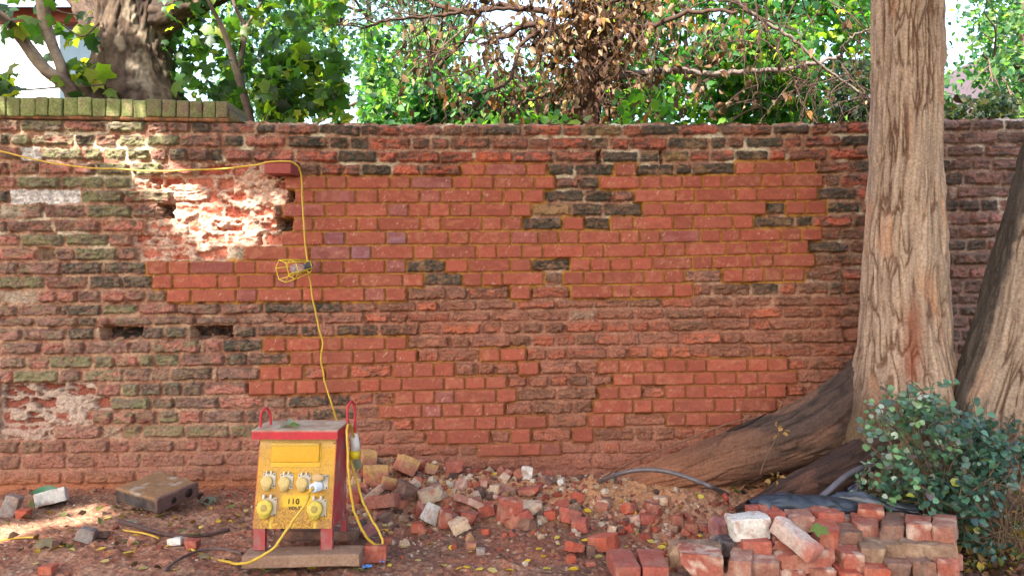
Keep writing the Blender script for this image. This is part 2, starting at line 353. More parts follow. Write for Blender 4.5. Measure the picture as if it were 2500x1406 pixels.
    C = pal[ty]*(1+(r[..., 1:2]-.5)*np.where(isn, .30, .44)[..., None]); hue = (r[..., 2]-.5)[..., None]
    C = C*(1+hue*np.array([.12, -.06, -.10]))
    pn = f2(X/24, Y/11, 101, 4)+(r[..., 3]-.5)*.22
    t_ = ss(1-th[ty]-.06, 1-th[ty]+.07, pn*1.0); C = mix(C, sec[ty], t_*np.where(isn, .35, .85))
    # moss mostly on the left of the wall
    moss = ss(900, 250, X)*ss(.50, .66, f2(X/30+7, Y/13, 111, 3))*(~isn)*(~k_); C = mix(C, lin(116, 116, 72), moss*.5*inside)
    # sooty and bright arrises on old brick
    red = ss(.60, .72, f2(X/9, Y/7, 121, 3))*(~isn); C = mix(C, lin(180, 90, 68), red*.32)
    soot = ss(.56, .70, f2(X/17, Y/9, 123, 3))*(~isn)*ss(1000, 300, Y+0*X); C = mix(C, lin(62, 54, 50), soot*.7)
    dst = ss(.35, .75, f2(X/7, Y/5, 127, 4))*(~isn)*(~k_); C = mix(C, lin(164, 116, 92), dst*(.15+.30*ss(430, 700, Y)))
    C = mix(C, lin(168, 96, 72), .34*ss(850, 1050, X)*ss(690, 760, Y)*ss(2150, 2000, X)*(~isn))
    gy = (C@np.array([.35, .5, .15]))[..., None]*np.array([1.12, .98, .88]); C = np.where(isn[..., None], C, (C*.88+gy*.12)*np.array([1.06, 1.0, .86]))
    C = np.where(isn[..., None], C, mix(C, gy*np.array([.95, 1.0, 1.0]), .30*ss(900, 500, X)))
    # scratches of lime on the new brick
    sc = ss(.70, .80, f2(X/3.2+Y/6, Y/7, 131, 3))*ss(.48, .62, f2(X/45, Y/25, 133, 2))*isn; C = mix(C, lin(215, 175, 150), sc*.6)
    bl = ss(.50, .72, f2(X/20, Y/12, 135, 3))*isn; C = mix(C, lin(142, 72, 56), bl*.5)
    sm = ss(.52, .7, f2(X/12, Y/9, 136, 4))*isn*ss(.4, .6, f2(X/130, Y/70, 137)); C = mix(C, lin(184, 124, 92), sm*.4)
    # mortar
    nearn = np.clip(blur(isn, 5)*2.2, 0, 1)
    och = mix(lin(176, 122, 56), lin(148, 88, 56), ss(720, 980, Y)*.9+0*X)
    och = mix(och, lin(146, 94, 52), ss(.4, .7, f2(X/14, Y/14, 141)))
    oldm = mix(lin(176, 138, 112), lin(150, 104, 84), ss(.35, .65, f2(X/25, Y/18, 143)))
    oldm = mix(oldm, lin(168, 112, 90), ss(500, 900, X)*ss(680, 780, Y)*.8)
    oldm = mix(oldm, lin(206, 186, 160), ss(.56, .70, f2(X/60, Y/30, 144, 3))*ss(760, 500, Y))
    mort = mix(oldm, och, ss(.25, .6, nearn))
    edge = ss(-.5, 1.4 , -sdf/np.where(isn, 1.0, 2.0)); edge = edge*np.where(isn, 1, ss(.15, .45, f2(X/6, Y/5, 145, 2)+.35*inside))
    C = mix(mort, C, edge)
    # eroded masonry: lime and raw red core
    lime = ss(.45, .53, e1); core = mix(lin(194, 116, 94), lin(166, 82, 62), ss(.35, .65, e2+.5*(r[..., 1]-.5)))
    leftlow = ss(700, 900, Y+0*X); core = mix(core, lin(132, 76, 62), leftlow*.8)
    Cw = mix(core, mix(mix(lin(222, 194, 168), lin(190, 140, 112), ss(.45, .7, f2(X/10, Y/8, 153, 3))[..., None]*0+ss(.45, .7, f2(X/10, Y/8, 153, 3))[..., None]) if False else mix(lin(206, 172, 150), lin(186, 132, 110), ss(.45, .7, f2(X/10, Y/8, 153, 3))), lin(176, 158, 142), leftlow*.8), np.clip(lime+ss(2.6, .4, -sdf)*.9, 0, 1)*.92)
    C = np.where(W[..., None], Cw, C); C = np.where((w_ & (X < 260) & (Y < 498))[..., None], mix(lin(176, 165, 160), lin(216, 205, 198), ss(.4, .6, e2)), C)
    # the splashed foot
    C = mix(C, lin(150, 92, 72), low*.55*(.6+.8*f2(X/40, Y/30, 161))*np.where(isn, .45, 1))
    C = mix(C, lin(160, 96, 62), ss(1150, 1190, Y+10*f2(X/30, Y/30, 5))*.7)
    rt = ss(2080, 2250, X); C = mix(C, C.mean(-1, keepdims=True)*np.array([1.4, 1.02, .92]), rt*.45)
    # mesh
    V = np.stack([(X-1250)/SC, -Hs, (1165-Y)/SC], -1)
    # roll the top edge back and close over the top
    lip = np.exp(-np.arange(nr)/2.2)[:, None]*.012; V[..., 1] += lip
    back = []; cb = []
    for j, yb in enumerate((.03, .06, .10, .14, .18, .22, .26, .30, .34)):
        row0 = V[0].copy(); row0[:, 1] = yb; row0[:, 2] += (f2(px/14, px*0+j*1.3, 77)-.5)*.02+.004; back.append(row0); cb.append(C[0]*(.8+.4*f2(px/14, px*0+j, 78))[:, None])
    low_b = V[0].copy(); low_b[:, 1] = .34; low_b[:, 2] = -.25
    V = np.concatenate([np.stack([low_b]+back[::-1]), V], 0); C = np.concatenate([np.stack([cb[-1]]+cb[::-1]), C], 0)
    nr2 = V.shape[0]; F = grid_faces(nr2, nc)[:, ::-1]
    newm = np.zeros((nr2, nc), bool); newm[10:] = blur(isn, 1) > .25
    fm = newm.reshape(-1)[F].sum(1) >= 2
    V = V.reshape(-1, 3); C = C.reshape(-1, 3)
    wall = thing('brick_wall', (0, .17, 0), 'old garden wall of weathered red and mossy bricks with a repaired patch in the middle', 'wall')
    for nm, mk, mt, lb in (('old_brickwork', ~fm, M_OLD, 'weathered uneven old bricks, mossy on the left'), ('repaired_brickwork', fm, M_NEW, 'smooth new orange red bricks with ochre mortar')):
        f = F[mk]; u, inv = np.unique(f, return_inverse=True); part(nm, (V[u], inv.reshape(-1, 4)), mt, wall, C[u], True, lb)
    # soldier course coping on the left
    xs = [-455, -422, -389, -355, -321, -287, -253, -219, -186, -152, -118, -84, -50, -17, 19, 53, 91, 123, 157, 193, 228, 262, 297, 327, 361, 399, 433, 465, 496, 528, 558]
    Ls, cs = [], []; rg2 = np.random.default_rng(9)
    U, Fb = boxgrid(6, 16, 8)
    for a, b in zip(xs[:-1], xs[1:]):
        cxp = (a+b)/2; w2 = (b-a)/2/SC-.0022; yt, yb = 237+cxp*.022, 284+cxp*.010
        c = np.array([(cxp-1250)/SC, .165, (1165-(yt+yb)/2)/SC]); h = np.array([w2, .185, (yb-yt)/2/SC])
        V0, F0 = rbox((0, 0, 0), h, .006, (6, 16, 8), rot('Y', rg2.normal(0, .02))); V0 = V0+c+np.array([0, rg2.normal(0, .004), rg2.normal(0, .002)])
        q = V0*60; V0 = V0+np.stack([n3(q[:, 0], q[:, 1], q[:, 2], 5)-.5, n3(q[:, 0], q[:, 1], q[:, 2], 6)-.5, n3(q[:, 0], q[:, 1], q[:, 2], 7)-.5], -1)*.005
        t = ss(380, 520, np.full(len(V0), cxp+rg2.normal(0, 40)))
        nn = f3(V0[:, 0]*30, V0[:, 1]*30, V0[:, 2]*22, 8)
        cc = mix(lin(132, 136, 84), lin(120, 98, 80), np.clip(t*.8+ss(.5, .68, nn)*.6, 0, 1))*(1+rg2.normal(0, .12)); cc = mix(cc, lin(86, 90, 46), ss(.55, .4, nn)*.35)
        Ls.append((V0, F0)); cs.append(cc)
    VF = join(Ls); part('coping', VF, M_OLD, wall, np.vstack(cs), True, 'mossy green bricks set on end along the left of the wall top')
    # bedding mortar under the coping and the broken haunch at its end
    n = 260; xm = np.linspace(-455, 596, n); yt = np.where(xm < 556, 279+xm*.010, 262+(xm-556)*.95)+(f2(xm/8, xm*0, 3)-.5)*3; yb = np.interp(xm, LX, BED[0])+2
    prof = np.array([[.34, 0], [.0, 0], [-.004, .1], [-.008, .5], [-.002, .95], [.02, 1.]]); V = []
    for y, f in prof: V.append(np.stack([(xm-1250)/SC, y+(f2(xm/5, xm*0+f*7, 4)-.5)*.012, (1165-(yt*(1-f)+yb*f))/SC], -1))
    V = np.stack(V, 0); cl = mix(lin(160, 108, 76), lin(110, 84, 62), ss(.4, .6, f2(xm/9, xm*0, 9))); cl = np.where((xm > 556)[:, None], lin(92, 84, 60), cl)
    part('bedding_mortar', (V.reshape(-1, 3), grid_faces(len(prof), n)), M_OLD, wall, np.tile(cl, (len(prof), 1)))
    return wall
build_wall()
# ------------------------------------------------------------------ the ground
CON = np.array([(-500,1208),(0,1202),(300,1192),(560,1198),(700,1190),(850,1148),(900,1118),(1000,1126),(1100,1140),(1250,1156),(1400,1166),(1500,1150),(1700,1120),(1900,1105),(2100,1100),(2300,1122),(2500,1135),(2950,1140)], float)
def G0(x, y):
    pxw = x*SC+1250
    zw = (1165-np.interp(pxw, CON[:, 0], CON[:, 1]))/SC
    pxf = np.where(y > -2.5, x/(np.maximum(y, -2.5)+D)*K+1250, pxw)
    zf = np.interp(pxf, [0, 600, 1400, 1600, 2500], [-.03, -.035, -.035, -.11, -.13])
    t = ss(.0, .95, -y)
    z = zw*(1-t)+zf*t
    z = z + .05*np.exp(-((x+.25)/.42)**2-((y+.38)/.25)**2)            # rubble heap right of the transformer
    z = z + .07*np.exp(-((x-.55)/.48)**2-((y+.36)/.19)**2)
    z = np.where(y > .05, .35, z); z = np.where(y < -2.6, -.12, z)
    return z
def G(x, y):
    x = np.asarray(x, float); y = np.asarray(y, float)
    z = G0(x, y)+(f2(x*7, y*7, 201, 3)-.5)*.035+(f2(x*28, y*28, 204, 3)-.5)*.014
    return z
def ground_at(px, py):
    d = np.linspace(2.6, 4.5, 700); x = (px-1250)/K*d; y = d-D; z = CZ-(py-HZ)/K*d
    g = G(x, y); k = np.argmax(z <= g)
    if not (z <= g).any(): k = len(d)-1
    return np.array([x[k], y[k], g[k]]), d[k]
def build_ground():
    def axis(a, b, st, far):
        c = np.arange(a, b+st/2, st); o = np.geomspace(st, far, 26).cumsum(); o = o[o < far]
        return np.concatenate([(a-o)[::-1], c, b+o])
    xs = axis(-2.9, 2.9, .0075, 220); ys = axis(-2.1, .03, .0075, 220); X, Y = np.meshgrid(xs, ys)
    Z = G(X, Y)
    inn = (np.abs(X) < 3) & (Y > -2.2) & (Y < .03)
    c1 = f2(X*60, Y*60, 211, 3); Z = Z+np.where(inn, (c1-.5)*.008+ss(.66, .78, n2(X*48, Y*48, 212))*.005+ss(.66, .75, n2(X*90, Y*90, 213))*.004, 0)
    pxx = X/np.maximum(Y+D, 1.5)*K+1250
    C = mix(lin(160, 116, 92), lin(126, 90, 73), ss(.38, .62, f2(X*3, Y*3, 221, 4)))
    redd = ss(.46, .62, f2(X*5+3, Y*5, 223, 4)); C = mix(C, lin(154, 88, 64), redd*.42)
    sand = np.exp(-((X+.15)/.85)**2)*ss(-1.0, -.25, Y)+ss(.25, .9, X)*ss(-.55, -.15, Y)*.9; sand = np.clip(sand*1.35*(.5+1.0*f2(X*6, Y*6, 225, 3)), 0, 1)
    C = mix(C, lin(192, 138, 96), sand)
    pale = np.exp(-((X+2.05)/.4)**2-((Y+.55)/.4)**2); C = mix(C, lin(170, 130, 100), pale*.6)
    wallred = ss(-.22, -.03, Y)*ss(-.5, -1.2, X); C = mix(C, lin(140, 82, 62), wallred*.8)
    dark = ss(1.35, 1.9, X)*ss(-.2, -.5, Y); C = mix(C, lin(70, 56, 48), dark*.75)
    for s_, thr, colr, a in ((231, .78, (190, 150, 122), .55), (232, .76, (172, 90, 66), .6), (233, .72, (74, 54, 46), .5), (234, .86, (205, 184, 160), .6)):
        C = mix(C, lin(*colr), ss(thr, thr+.08, n2(X*70+s_, Y*70, s_))*a)
    C = C*(.8+.4*f2(X*40, Y*40, 241, 3))[..., None]
    C = np.where((np.abs(Y) > 2.6)[..., None], lin(95, 85, 60), C)
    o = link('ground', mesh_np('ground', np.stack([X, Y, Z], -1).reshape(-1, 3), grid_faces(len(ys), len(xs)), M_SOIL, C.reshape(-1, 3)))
    tag(o, 'reddish brown trodden soil with brick dust and sand', None, None, 'structure')
build_ground()

# ------------------------------------------------------------------ broken bricks and stones
KIND = {'red': ((160, 78, 62), (196, 150, 126), .32), 'orange': ((184, 86, 62), (170, 70, 50), .4), 'new': ((168, 84, 70), (190, 120, 100), .22), 'pink': ((164, 108, 92), (190, 152, 132), .42),
        'white': ((214, 204, 192), (186, 158, 144), .4), 'cream': ((204, 176, 146), (176, 112, 88), .42), 'brown': ((104, 76, 66), (136, 90, 72), .42), 'grey': ((150, 140, 134), (120, 100, 92), .4),
        'ochre': ((168, 100, 76), (190, 142, 84), .35), 'tan': ((136, 106, 84), (166, 140, 112), .42), 'limered': ((158, 86, 70), (202, 170, 150), .40), 'purple': ((142, 86, 86), (170, 110, 100), .4), 'slate': ((112, 104, 104), (70, 64, 64), .5)}
def chunk(h, kind, seed, chips=2, rough=.05, rnd=.12, n=None, ochre_top=0):
    rg = np.random.default_rng(seed); h = np.array(h, float); m = h.min()
    if n is None:
        st = max(.009, h.max()*2/14); n = tuple(int(np.clip(round(2*a/st), 4, 26)) for a in h)
    V, F = rbox((0, 0, 0), h, m*rnd, n)
    for _ in range(chips):                                # knock corners off
        nv = rg.normal(size=3); nv[np.argmin(h)] *= .5; nv /= np.linalg.norm(nv)
        d = (np.abs(nv)*h).sum()*rg.uniform(.62, .86)
        ex = np.maximum(V@nv-d-(n3(*(V/m*1.8).T, seed+9)-.5)*m*.25, 0); V = V-ex[:, None]*nv
    f = 1.2/m; q = V*f
    V = V+np.stack([f3(q[:, 0], q[:, 1], q[:, 2], seed+i, 3)-.5 for i in range(3)], -1)*m*rough*5
    q = V*110; V = V+np.stack([n3(q[:, 0], q[:, 1], q[:, 2], seed+i+20)-.5 for i in range(3)], -1)*min(m*rough, .004)*1.0
    a, b, t = KIND[kind]; q = V*34
    C = mix(lin(*a)*rg.uniform(.86, 1.12)*np.ones((len(V), 3)), lin(*b), ss(1-t-.07, 1-t+.06, f3(q[:, 0], q[:, 1], q[:, 2], seed+40, 4)))
    C = mix(C, lin(172, 132, 110), .06+.40*ss(.4, .7, f3(q[:, 0]*.6, q[:, 1]*.6, q[:, 2]*.6, seed+48, 4))) if kind != 'white' else C
    C = C*(.78+.44*f3(q[:, 0]*2, q[:, 1]*2, q[:, 2]*2, seed+44, 3))[:, None]
    if ochre_top: C = mix(C, lin(190, 146, 92), ss(.1, .5, V[:, 2]/h[2])*ochre_top)
    return V, F, C
def place(V, R): return V@np.asarray(R).T
_seed = [100]
def rubble(x0, y0, x1, y1, kind, label, yaw=None, roll=None, name='broken_brick', cat='brick', group='broken bricks and rubble on the ground', chips=None, dep=None, ochre=0, lift=0, rough=None):
    _seed[0] += 7; sd = _seed[0]; rg = np.random.default_rng(sd)
    w_, h_ = x1-x0, y1-y0
    g, d = ground_at((x0+x1)/2, y1-.22*h_); sc = d/K
    yaw = rg.uniform(-.5, .5) if yaw is None else yaw; roll = rg.uniform(-.18, .18) if roll is None else roll
    W, H = w_*sc*.5*1.06, h_*sc*.5*.92; Dp = (dep or rg.uniform(.7, 1.0))*max(W, H)
    c, s_ = abs(math.cos(roll)), abs(math.sin(roll)); det = max(c*c-s_*s_, .35)
    w2 = np.clip((W*c-H*s_)/det, W*.35, W*1.2); h2 = np.clip((H*c-W*s_)/det, H*.35, H*1.2)
    V, F, C = chunk((w2*.95, Dp, h2), kind, sd, chips if chips is not None else 3, rough or .06, .05 if kind in ('new', 'red', 'orange', 'purple', 'brown') else .12, ochre_top=ochre)
    R = rot('Z', yaw)@rot('X', rg.uniform(-.25, .12))@rot('Y', roll); V = place(V, R)
    base = V[:, 2].min(); loc = np.array([g[0], g[1]+Dp*.4, g[2]-base-.10*2*h2+lift])
    me = mesh_np(name, V, F, M_RUB, C, True, 30); o = link(name, me, None, loc)
    return tag(o, label, cat, group)
RUB = [
(879,1103,918,1159,'ochre','half brick dusted with ochre sand standing highest against the box side of the rubble heap',.3,.1),
(886,1146,946,1197,'ochre','rounded lump of ochre mortar below the topmost half brick by the yellow plug',.2,0),
(961,1115,1020,1180,'ochre','tilted red brick with sandy top leaning near the top of the rubble heap',.5,.5),
(1017,1125,1041,1156,'red','small red fragment wedged beside the tilted sandy brick',0,0),
(1036,1134,1070,1168,'ochre','sandy lump between the tilted brick and the cubic red piece against the wall',.3,.3),
(1088,1132,1131,1166,'red','cubic red piece with a sandy cap against the wall foot',.2,0),
(929,1166,968,1206,'ochre','sandy brown lump in the middle of the heap below the tilted brick',.4,.2),
(879,1190,939,1236,'cream','white faced brick end lying tilted beside the yellow cable loop',.4,-.5),
(901,1217,975,1263,'red','broad red brick with a snapped corner below the white faced piece',-.2,-.15),
(969,1181,1022,1234,'brown','brown red brick standing on end in the middle of the heap',.5,.45),
(1019,1193,1083,1241,'cream','lump of red brick still coated in cream mortar',.3,-.2),
(1027,1231,1082,1296,'white','pale mortar faced brick leaning diagonally on the front of the heap',.5,.55),
(1068,1251,1107,1299,'red','upright red fragment right of the pale leaning brick',.2,.2),
(1095,1268,1145,1312,'cream','rough cream mortar lump at the front of the heap',.3,-.4),
(1003,1280,1037,1309,'orange','bright red fragment at the front foot of the pale leaning brick',.1,.1),
(1112,1215,1180,1268,'pink','flat pinkish brick propped up in the heap centre',.5,.5),
(1122,1254,1167,1288,'red','red wedge under the flat pinkish brick',-.2,.1),
(1165,1232,1209,1268,'red','rounded red piece with a cream face right of the flat pinkish brick',.1,-.2),
(1214,1222,1275,1288,'red','large rounded red lump at the right end of the heap',.2,.1),
(1257,1251,1300,1285,'red','smaller red piece tucked against the large rounded lump',.3,-.2),
(1277,1231,1323,1258,'cream','cream mortar block just right of the large rounded lump',0,0),
(1265,1190,1323,1220,'red','flat red brick end lying behind the cream block',-.2,-.2),
(1272,1139,1299,1178,'white','upright white stone leaning on the wall foot',.2,.1),
(1323,1166,1350,1183,'pink','small pinkish stone between the two white stones by the wall',0,0),
(1360,1169,1379,1190,'white','little white stone at the tip of the tree root',0,-.4),
(1173,1176,1190,1203,'pink','narrow pink fragment behind the flat pinkish brick',0,0),
(1156,1179,1173,1197,'red','red chip left of the narrow pink fragment',0,0),
(1194,1188,1221,1214,'cream','cream chip right of the narrow pink fragment',0,0),
(1365,1244,1415,1295,'new','clean cut red piece standing on its corner right of the heap',.5,.35),
(1398,1268,1439,1309,'new','clean red piece leaning against its twin right of the heap',-.3,-.2),
(1384,1327,1423,1363,'orange','bright red fragment in the foreground beside the orange half brick',.4,.3),
(1442,1309,1507,1356,'orange','orange half brick lying alone in the centre foreground',-.5,-.15),
(1428,1336,1452,1363,'brown','brown stone touching the orange half brick',0,0),
(1381,1358,1405,1379,'orange','small red chip below the bright foreground fragment',0,0),
(1430,1370,1455,1386,'red','flat red chip nearest the bottom edge in the centre',0,-.2),
(1136,1326,1162,1343,'red','single red chip alone on brown dirt below the heap',0,0),
(1163,1340,1184,1356,'grey','grey pebble beside the lone red chip',0,0),
(1559,1256,1595,1285,'new','red lump between the cut pieces and the brick stack',.3,.1),
(1576,1231,1614,1258,'red','rounded red lump just above the other by the hose end',.1,.1),
(1476,1258,1493,1271,'red','tiny red chip in the sand below the root tip',0,0),
(890,1336,944,1382,'red','square red half brick at the right end of the plank',.05,.03),
(862,1271,925,1336,'purple','pale topped dark brick slanting under the yellow cable loop',.4,-.7),
(862,1360,891,1386,'red','red corner piece touching the plank end',0,0),
(932,1316,957,1334,'red','small red piece under the lowest bend of the cable loop',0,0),
(847,1198,878,1234,'red','red brick end half hidden behind the transformer side',.1,0),
(668,1293,704,1318,'brown','brown lump lying in shadow under the transformer',.1,.1),
(706,1290,752,1322,'grey','grey dusty lump under the middle of the transformer',.3,.2),
(753,1298,780,1325,'brown','dark rubble piece beside the right front leg under the transformer',.3,.2),
(0,1213,46,1278,'grey','large grey stone at the left picture edge',.3,.3),
(85,1200,156,1250,'white','white mortar covered brick in the sun patch on the left',.35,-.2),
(37,1248,68,1270,'orange','red pebble between the grey stone and the white brick',0,0),
(185,1288,231,1334,'grey','pale upright stone on the left foreground dirt',.2,.3),
(228,1302,262,1320,'brown','flat brown stone right of the pale upright stone',0,0),
(309,1309,331,1337,'cream','slim cream stone left of the stick',.2,.4),
(411,1316,445,1337,'white','pale stone just below the curved stick',0,-.1),
(450,1319,483,1344,'red','rusty red chunk right of the pale stone by the stick',0,.1),
(99,1384,131,1406,'orange','orange red cobble at the bottom left',0,0),
(1640,1262,1668,1284,'red','red lump half buried left of the stack',0,0),
(1676,1282,1702,1306,'red','crumbling red lump nearest the back left of the stack',0,0),
(1560,1306,1590,1324,'red','flat red chip on the dirt midway to the stack',0,0),
(1598,1216,1630,1236,'cream','cream plaster lump by the end of the black hose',0,0),
]
for t in RUB:
    st = 'stone' in t[5] or 'pebble' in t[5] or 'cobble' in t[5]
    rubble(*t[:6], yaw=t[6], roll=t[7], name='loose_stone' if st else 'broken_brick', cat='stone' if st else 'brick', group='loose stones on the ground' if st else 'broken bricks and rubble on the ground', ochre=.9 if t[4] == 'ochre' else 0)

def fragments():
    rg = np.random.default_rng(31); ms = []
    for i, kd in enumerate(('red', 'pink', 'cream', 'ochre', 'red', 'tan', 'brown', 'orange')):
        V, F, C = chunk((rg.uniform(.018, .03), rg.uniform(.016, .026), rg.uniform(.012, .02)), kd, 4000+i*9, 4, .09, .08, (7, 6, 5)); ms.append(mesh_np('fragment', V, F, M_RUB, C, True, 30))
    for k in range(120):
        if k < 95: px, py = rg.uniform(870, 1420), 1235+rg.normal(0, 42)-(rg.uniform(0, 1)**2)*30
        else: px, py = rg.uniform(1450, 1720), rg.uniform(1225, 1310)
        g, d = ground_at(px, float(np.clip(py, 1135, 1330))); o = link('brick_fragment', ms[k % 8], None, g+[0, 0, .008]); o.rotation_euler = tuple(rg.uniform(-.6, .6, 2))+(rg.uniform(0, 6),); s = rg.uniform(.6, 1.5); o.scale = (s, s, s)
        tag(o, 'small crumbled fragment of brick or mortar among the rubble', 'brick', 'small fragments in the rubble')
fragments()
def scatter_chips():                                      # crumbs too many to count
    rg = np.random.default_rng(77); Vs, Fs, Cs, k = [], [], [], 0
    U, F = boxgrid(2, 2, 2); U = U/np.maximum(np.linalg.norm(U, axis=1, keepdims=True), .5)
    cols = [lin(*c) for c in ((162, 84, 64), (150, 74, 58), (186, 154, 126), (172, 126, 92), (110, 80, 68), (200, 178, 154), (150, 90, 70), (96, 72, 62))]
    N = 3400
    for i in range(N):
        m = rg.random()
        if m < .5: x = rg.normal(-.15, .55); y = -abs(rg.normal(.0, .45))-.03; s = rg.gamma(2.2, .0032)+.003
        elif m < .85: x = rg.uniform(-2.7, 2.4); y = rg.uniform(-1.75, -.02); s = rg.gamma(1.6, .0018)+.0015
        else: x = rg.normal(1.05, .35); y = rg.uniform(-1.2, -.5); s = rg.gamma(2.4, .0032)+.003
        s = min(s, .026); z = float(G(x, y))
        V = U*s*rg.uniform(.6, 1.2, 3)*(1+rg.normal(0, .18, (len(U), 1))); V = V@rot('Z', rg.uniform(0, 6)).T@rot('X', rg.uniform(-.8, .8)).T
        Vs.append(V+[x, y, z+s*.25]); Fs.append(F+k); k += len(U); Cs.append(np.tile(cols[rg.integers(8)]*rg.uniform(.7, 1.1), (len(U), 1)))
    o = link('gravel', mesh_np('gravel', np.vstack(Vs), np.vstack(Fs), M_RUB, np.vstack(Cs), False)); tag(o, 'brick crumbs and grit scattered over the soil', 'gravel', None, 'stuff')
scatter_chips()

# ------------------------------------------------------------------ the stack of reclaimed bricks
g1 = 'reclaimed bricks in the stack'
# px box of the front face, kind, yaw, roll, depth in m, distance, label
STK = [
(1503,1383,1566,1425,'new',.06,0,.2,2.86,'clean red brick at the bottom edge, left one of the pair beside the stack'),
(1569,1384,1634,1425,'new',-.04,0,.2,2.86,'clean red brick at the bottom edge, right one of the pair beside the stack'),
(1643,1336,1773,1392,'tan',.10,0,.105,2.97,'grey green brick with a stained flat top at the left end of the stack'),
(1662,1358,1768,1412,'limered',-.12,.03,.16,2.84,'chunky red brick with a pale chipped top at the front left of the stack'),
(1770,1368,1835,1420,'pink',-.35,0,.21,2.86,'pinkish brick running back beside the chunky pale topped one'),
(1829,1374,1905,1420,'pink',-.35,.02,.21,2.88,'pinkish brick with a yellow leaflet on it at the bottom of the stack'),
(1760,1322,1812,1362,'slate',.2,0,.1,3.08,'dull grey brick end behind the clean red header'),
(1813,1322,1886,1370,'new',-.05,0,.14,2.98,'clean sharp edged red header in the left half of the stack'),
(1752,1274,1800,1322,'purple',.2,0,.1,3.20,'purple red brick end at the back left of the stack'),
(1786,1266,1888,1322,'white',.10,-.03,.10,3.02,'big whitish mortar covered half brick on top of the clean red header'),
(1846,1250,1922,1296,'new',.12,.02,.12,3.12,'clean red brick with a hollow in its top under the black plastic'),
(1924,1262,1990,1300,'pink',-.2,0,.2,3.16,'dusty pink brick behind the leaning white one'),
(1883,1318,1938,1372,'limered',-.2,0,.12,3.00,'rough pinkish brick end under the leaning white brick'),
(1902,1350,2046,1400,'limered',.10,-.10,.10,2.93,'long red brick laid lengthwise with a white fleck on its face'),
(1904,1394,1974,1424,'limered',0,0,.12,2.90,'pale edged brick under the left end of the long red brick'),
(1978,1391,2045,1424,'limered',0,0,.12,2.90,'pale edged brick under the right end of the long red brick'),
(1984,1300,2052,1345,'orange',-.35,.05,.2,3.02,'red brick with a green leaf lying on its top'),
(1995,1252,2067,1294,'red',.1,.04,.13,3.20,'rounded red brick end at the top beside the plastic sheet'),
(2042,1305,2109,1350,'brown',-.35,.03,.19,3.04,'dark brown header near the middle of the stack top'),
(2046,1352,2110,1400,'limered',-.2,.03,.14,2.95,'red header with tan mortar crust right of the long red brick'),
(2050,1399,2112,1430,'orange',-.1,0,.14,2.90,'orange brick end at the bottom edge under the tan crusted header'),
(2084,1286,2155,1328,'red',-.30,.03,.2,3.10,'red brick with a smooth flat top right of the dark brown header'),
(2100,1338,2168,1392,'tan',-.3,0,.16,2.97,'tan crumbly header in the second layer'),
(2112,1389,2174,1430,'orange',-.1,0,.14,2.90,'orange brick end at the bottom edge under the tan crumbly header'),
(2146,1284,2208,1326,'brown',-.45,.02,.22,3.06,'long brownish brick running back with a yellowed front end'),
(2154,1330,2216,1378,'tan',-.25,-.03,.16,3.00,'greyish tan header right of the tan crumbly one'),
(2168,1376,2230,1422,'brown',-.1,0,.16,2.92,'brownish red header at the bottom under the greyish tan one'),
(2212,1284,2275,1332,'limered',-.45,-.03,.22,3.02,'red brick running back with a white edged face near the right end'),
(2208,1330,2350,1368,'tan',.03,.03,.10,2.98,'long dusty brown brick laid lengthwise at the right end'),
(2229,1370,2292,1420,'brown',-.03,0,.16,2.93,'plain brown red header under the long dusty brick'),
(2294,1370,2350,1420,'limered',.02,0,.14,2.93,'pale spotted red header at the bottom right corner of the stack'),
(2272,1288,2328,1342,'pink',-.55,-.08,.22,2.99,'pink brick with crumbling pale end topmost at the right end'),
(2062,1258,2092,1276,'grey',.3,0,.06,3.30,'small grey stone wedged between bricks at the back of the stack'),
(2094,1247,2160,1285,'red',-.4,0,.16,3.22,'red brick at the very back of the stack top by the plastic roll'),
]
for i, (x0, y0, x1, y1, kd, yaw, roll, dep, d, lb) in enumerate(STK):
    sc = d/K; hw, hh = (x1-x0)*sc/2*(.96 if abs(yaw) < .3 else .9), (y1-y0)*sc/2*.97
    clean = kd in ('new',)
    V, F, C = chunk((hw, dep/2, hh), kd, 900+i*13, 0 if clean else 4, .018 if clean else .085, .05 if clean else .10)
    if 'hollow' in lb:
        m = (np.abs(V[:, 0]) < hw*.65) & (np.abs(V[:, 1]) < dep*.3) & (V[:, 2] > hh*.6); V[m, 2] -= .016
    V = place(V, rot('Z', yaw)@rot('Y', roll)); c = P((x0+x1)/2, (y0+y1)/2, d); c[1] += dep/2*math.cos(yaw)
    c[0] += math.sin(-yaw)*dep/2
    st = 'stone' in lb
    tag(link('loose_stone' if st else 'reclaimed_brick', mesh_np('brick', V, F, M_RUB, C, True, 30), None, c), lb, 'stone' if st else 'brick', 'loose stones on the ground' if st else g1)
# the leaning white brick
V, F, C = chunk((.035, .10, .031), 'white', 1501, 3, .06, .25); q = V[:, 1]; C = mix(C, lin(190, 140, 124), .4); C = mix(C, lin(180, 96, 76), ss(-.04, -.09, q)*.8)
V = place(V, rot('Z', .62)@rot('X', .42)); tag(link('reclaimed_brick', mesh_np('brick', V, F, M_RUB, C, True, 30), None, P(1940, 1312, 2.96)), 'whitish brick leaning diagonally down the front of the stack', 'brick', g1)
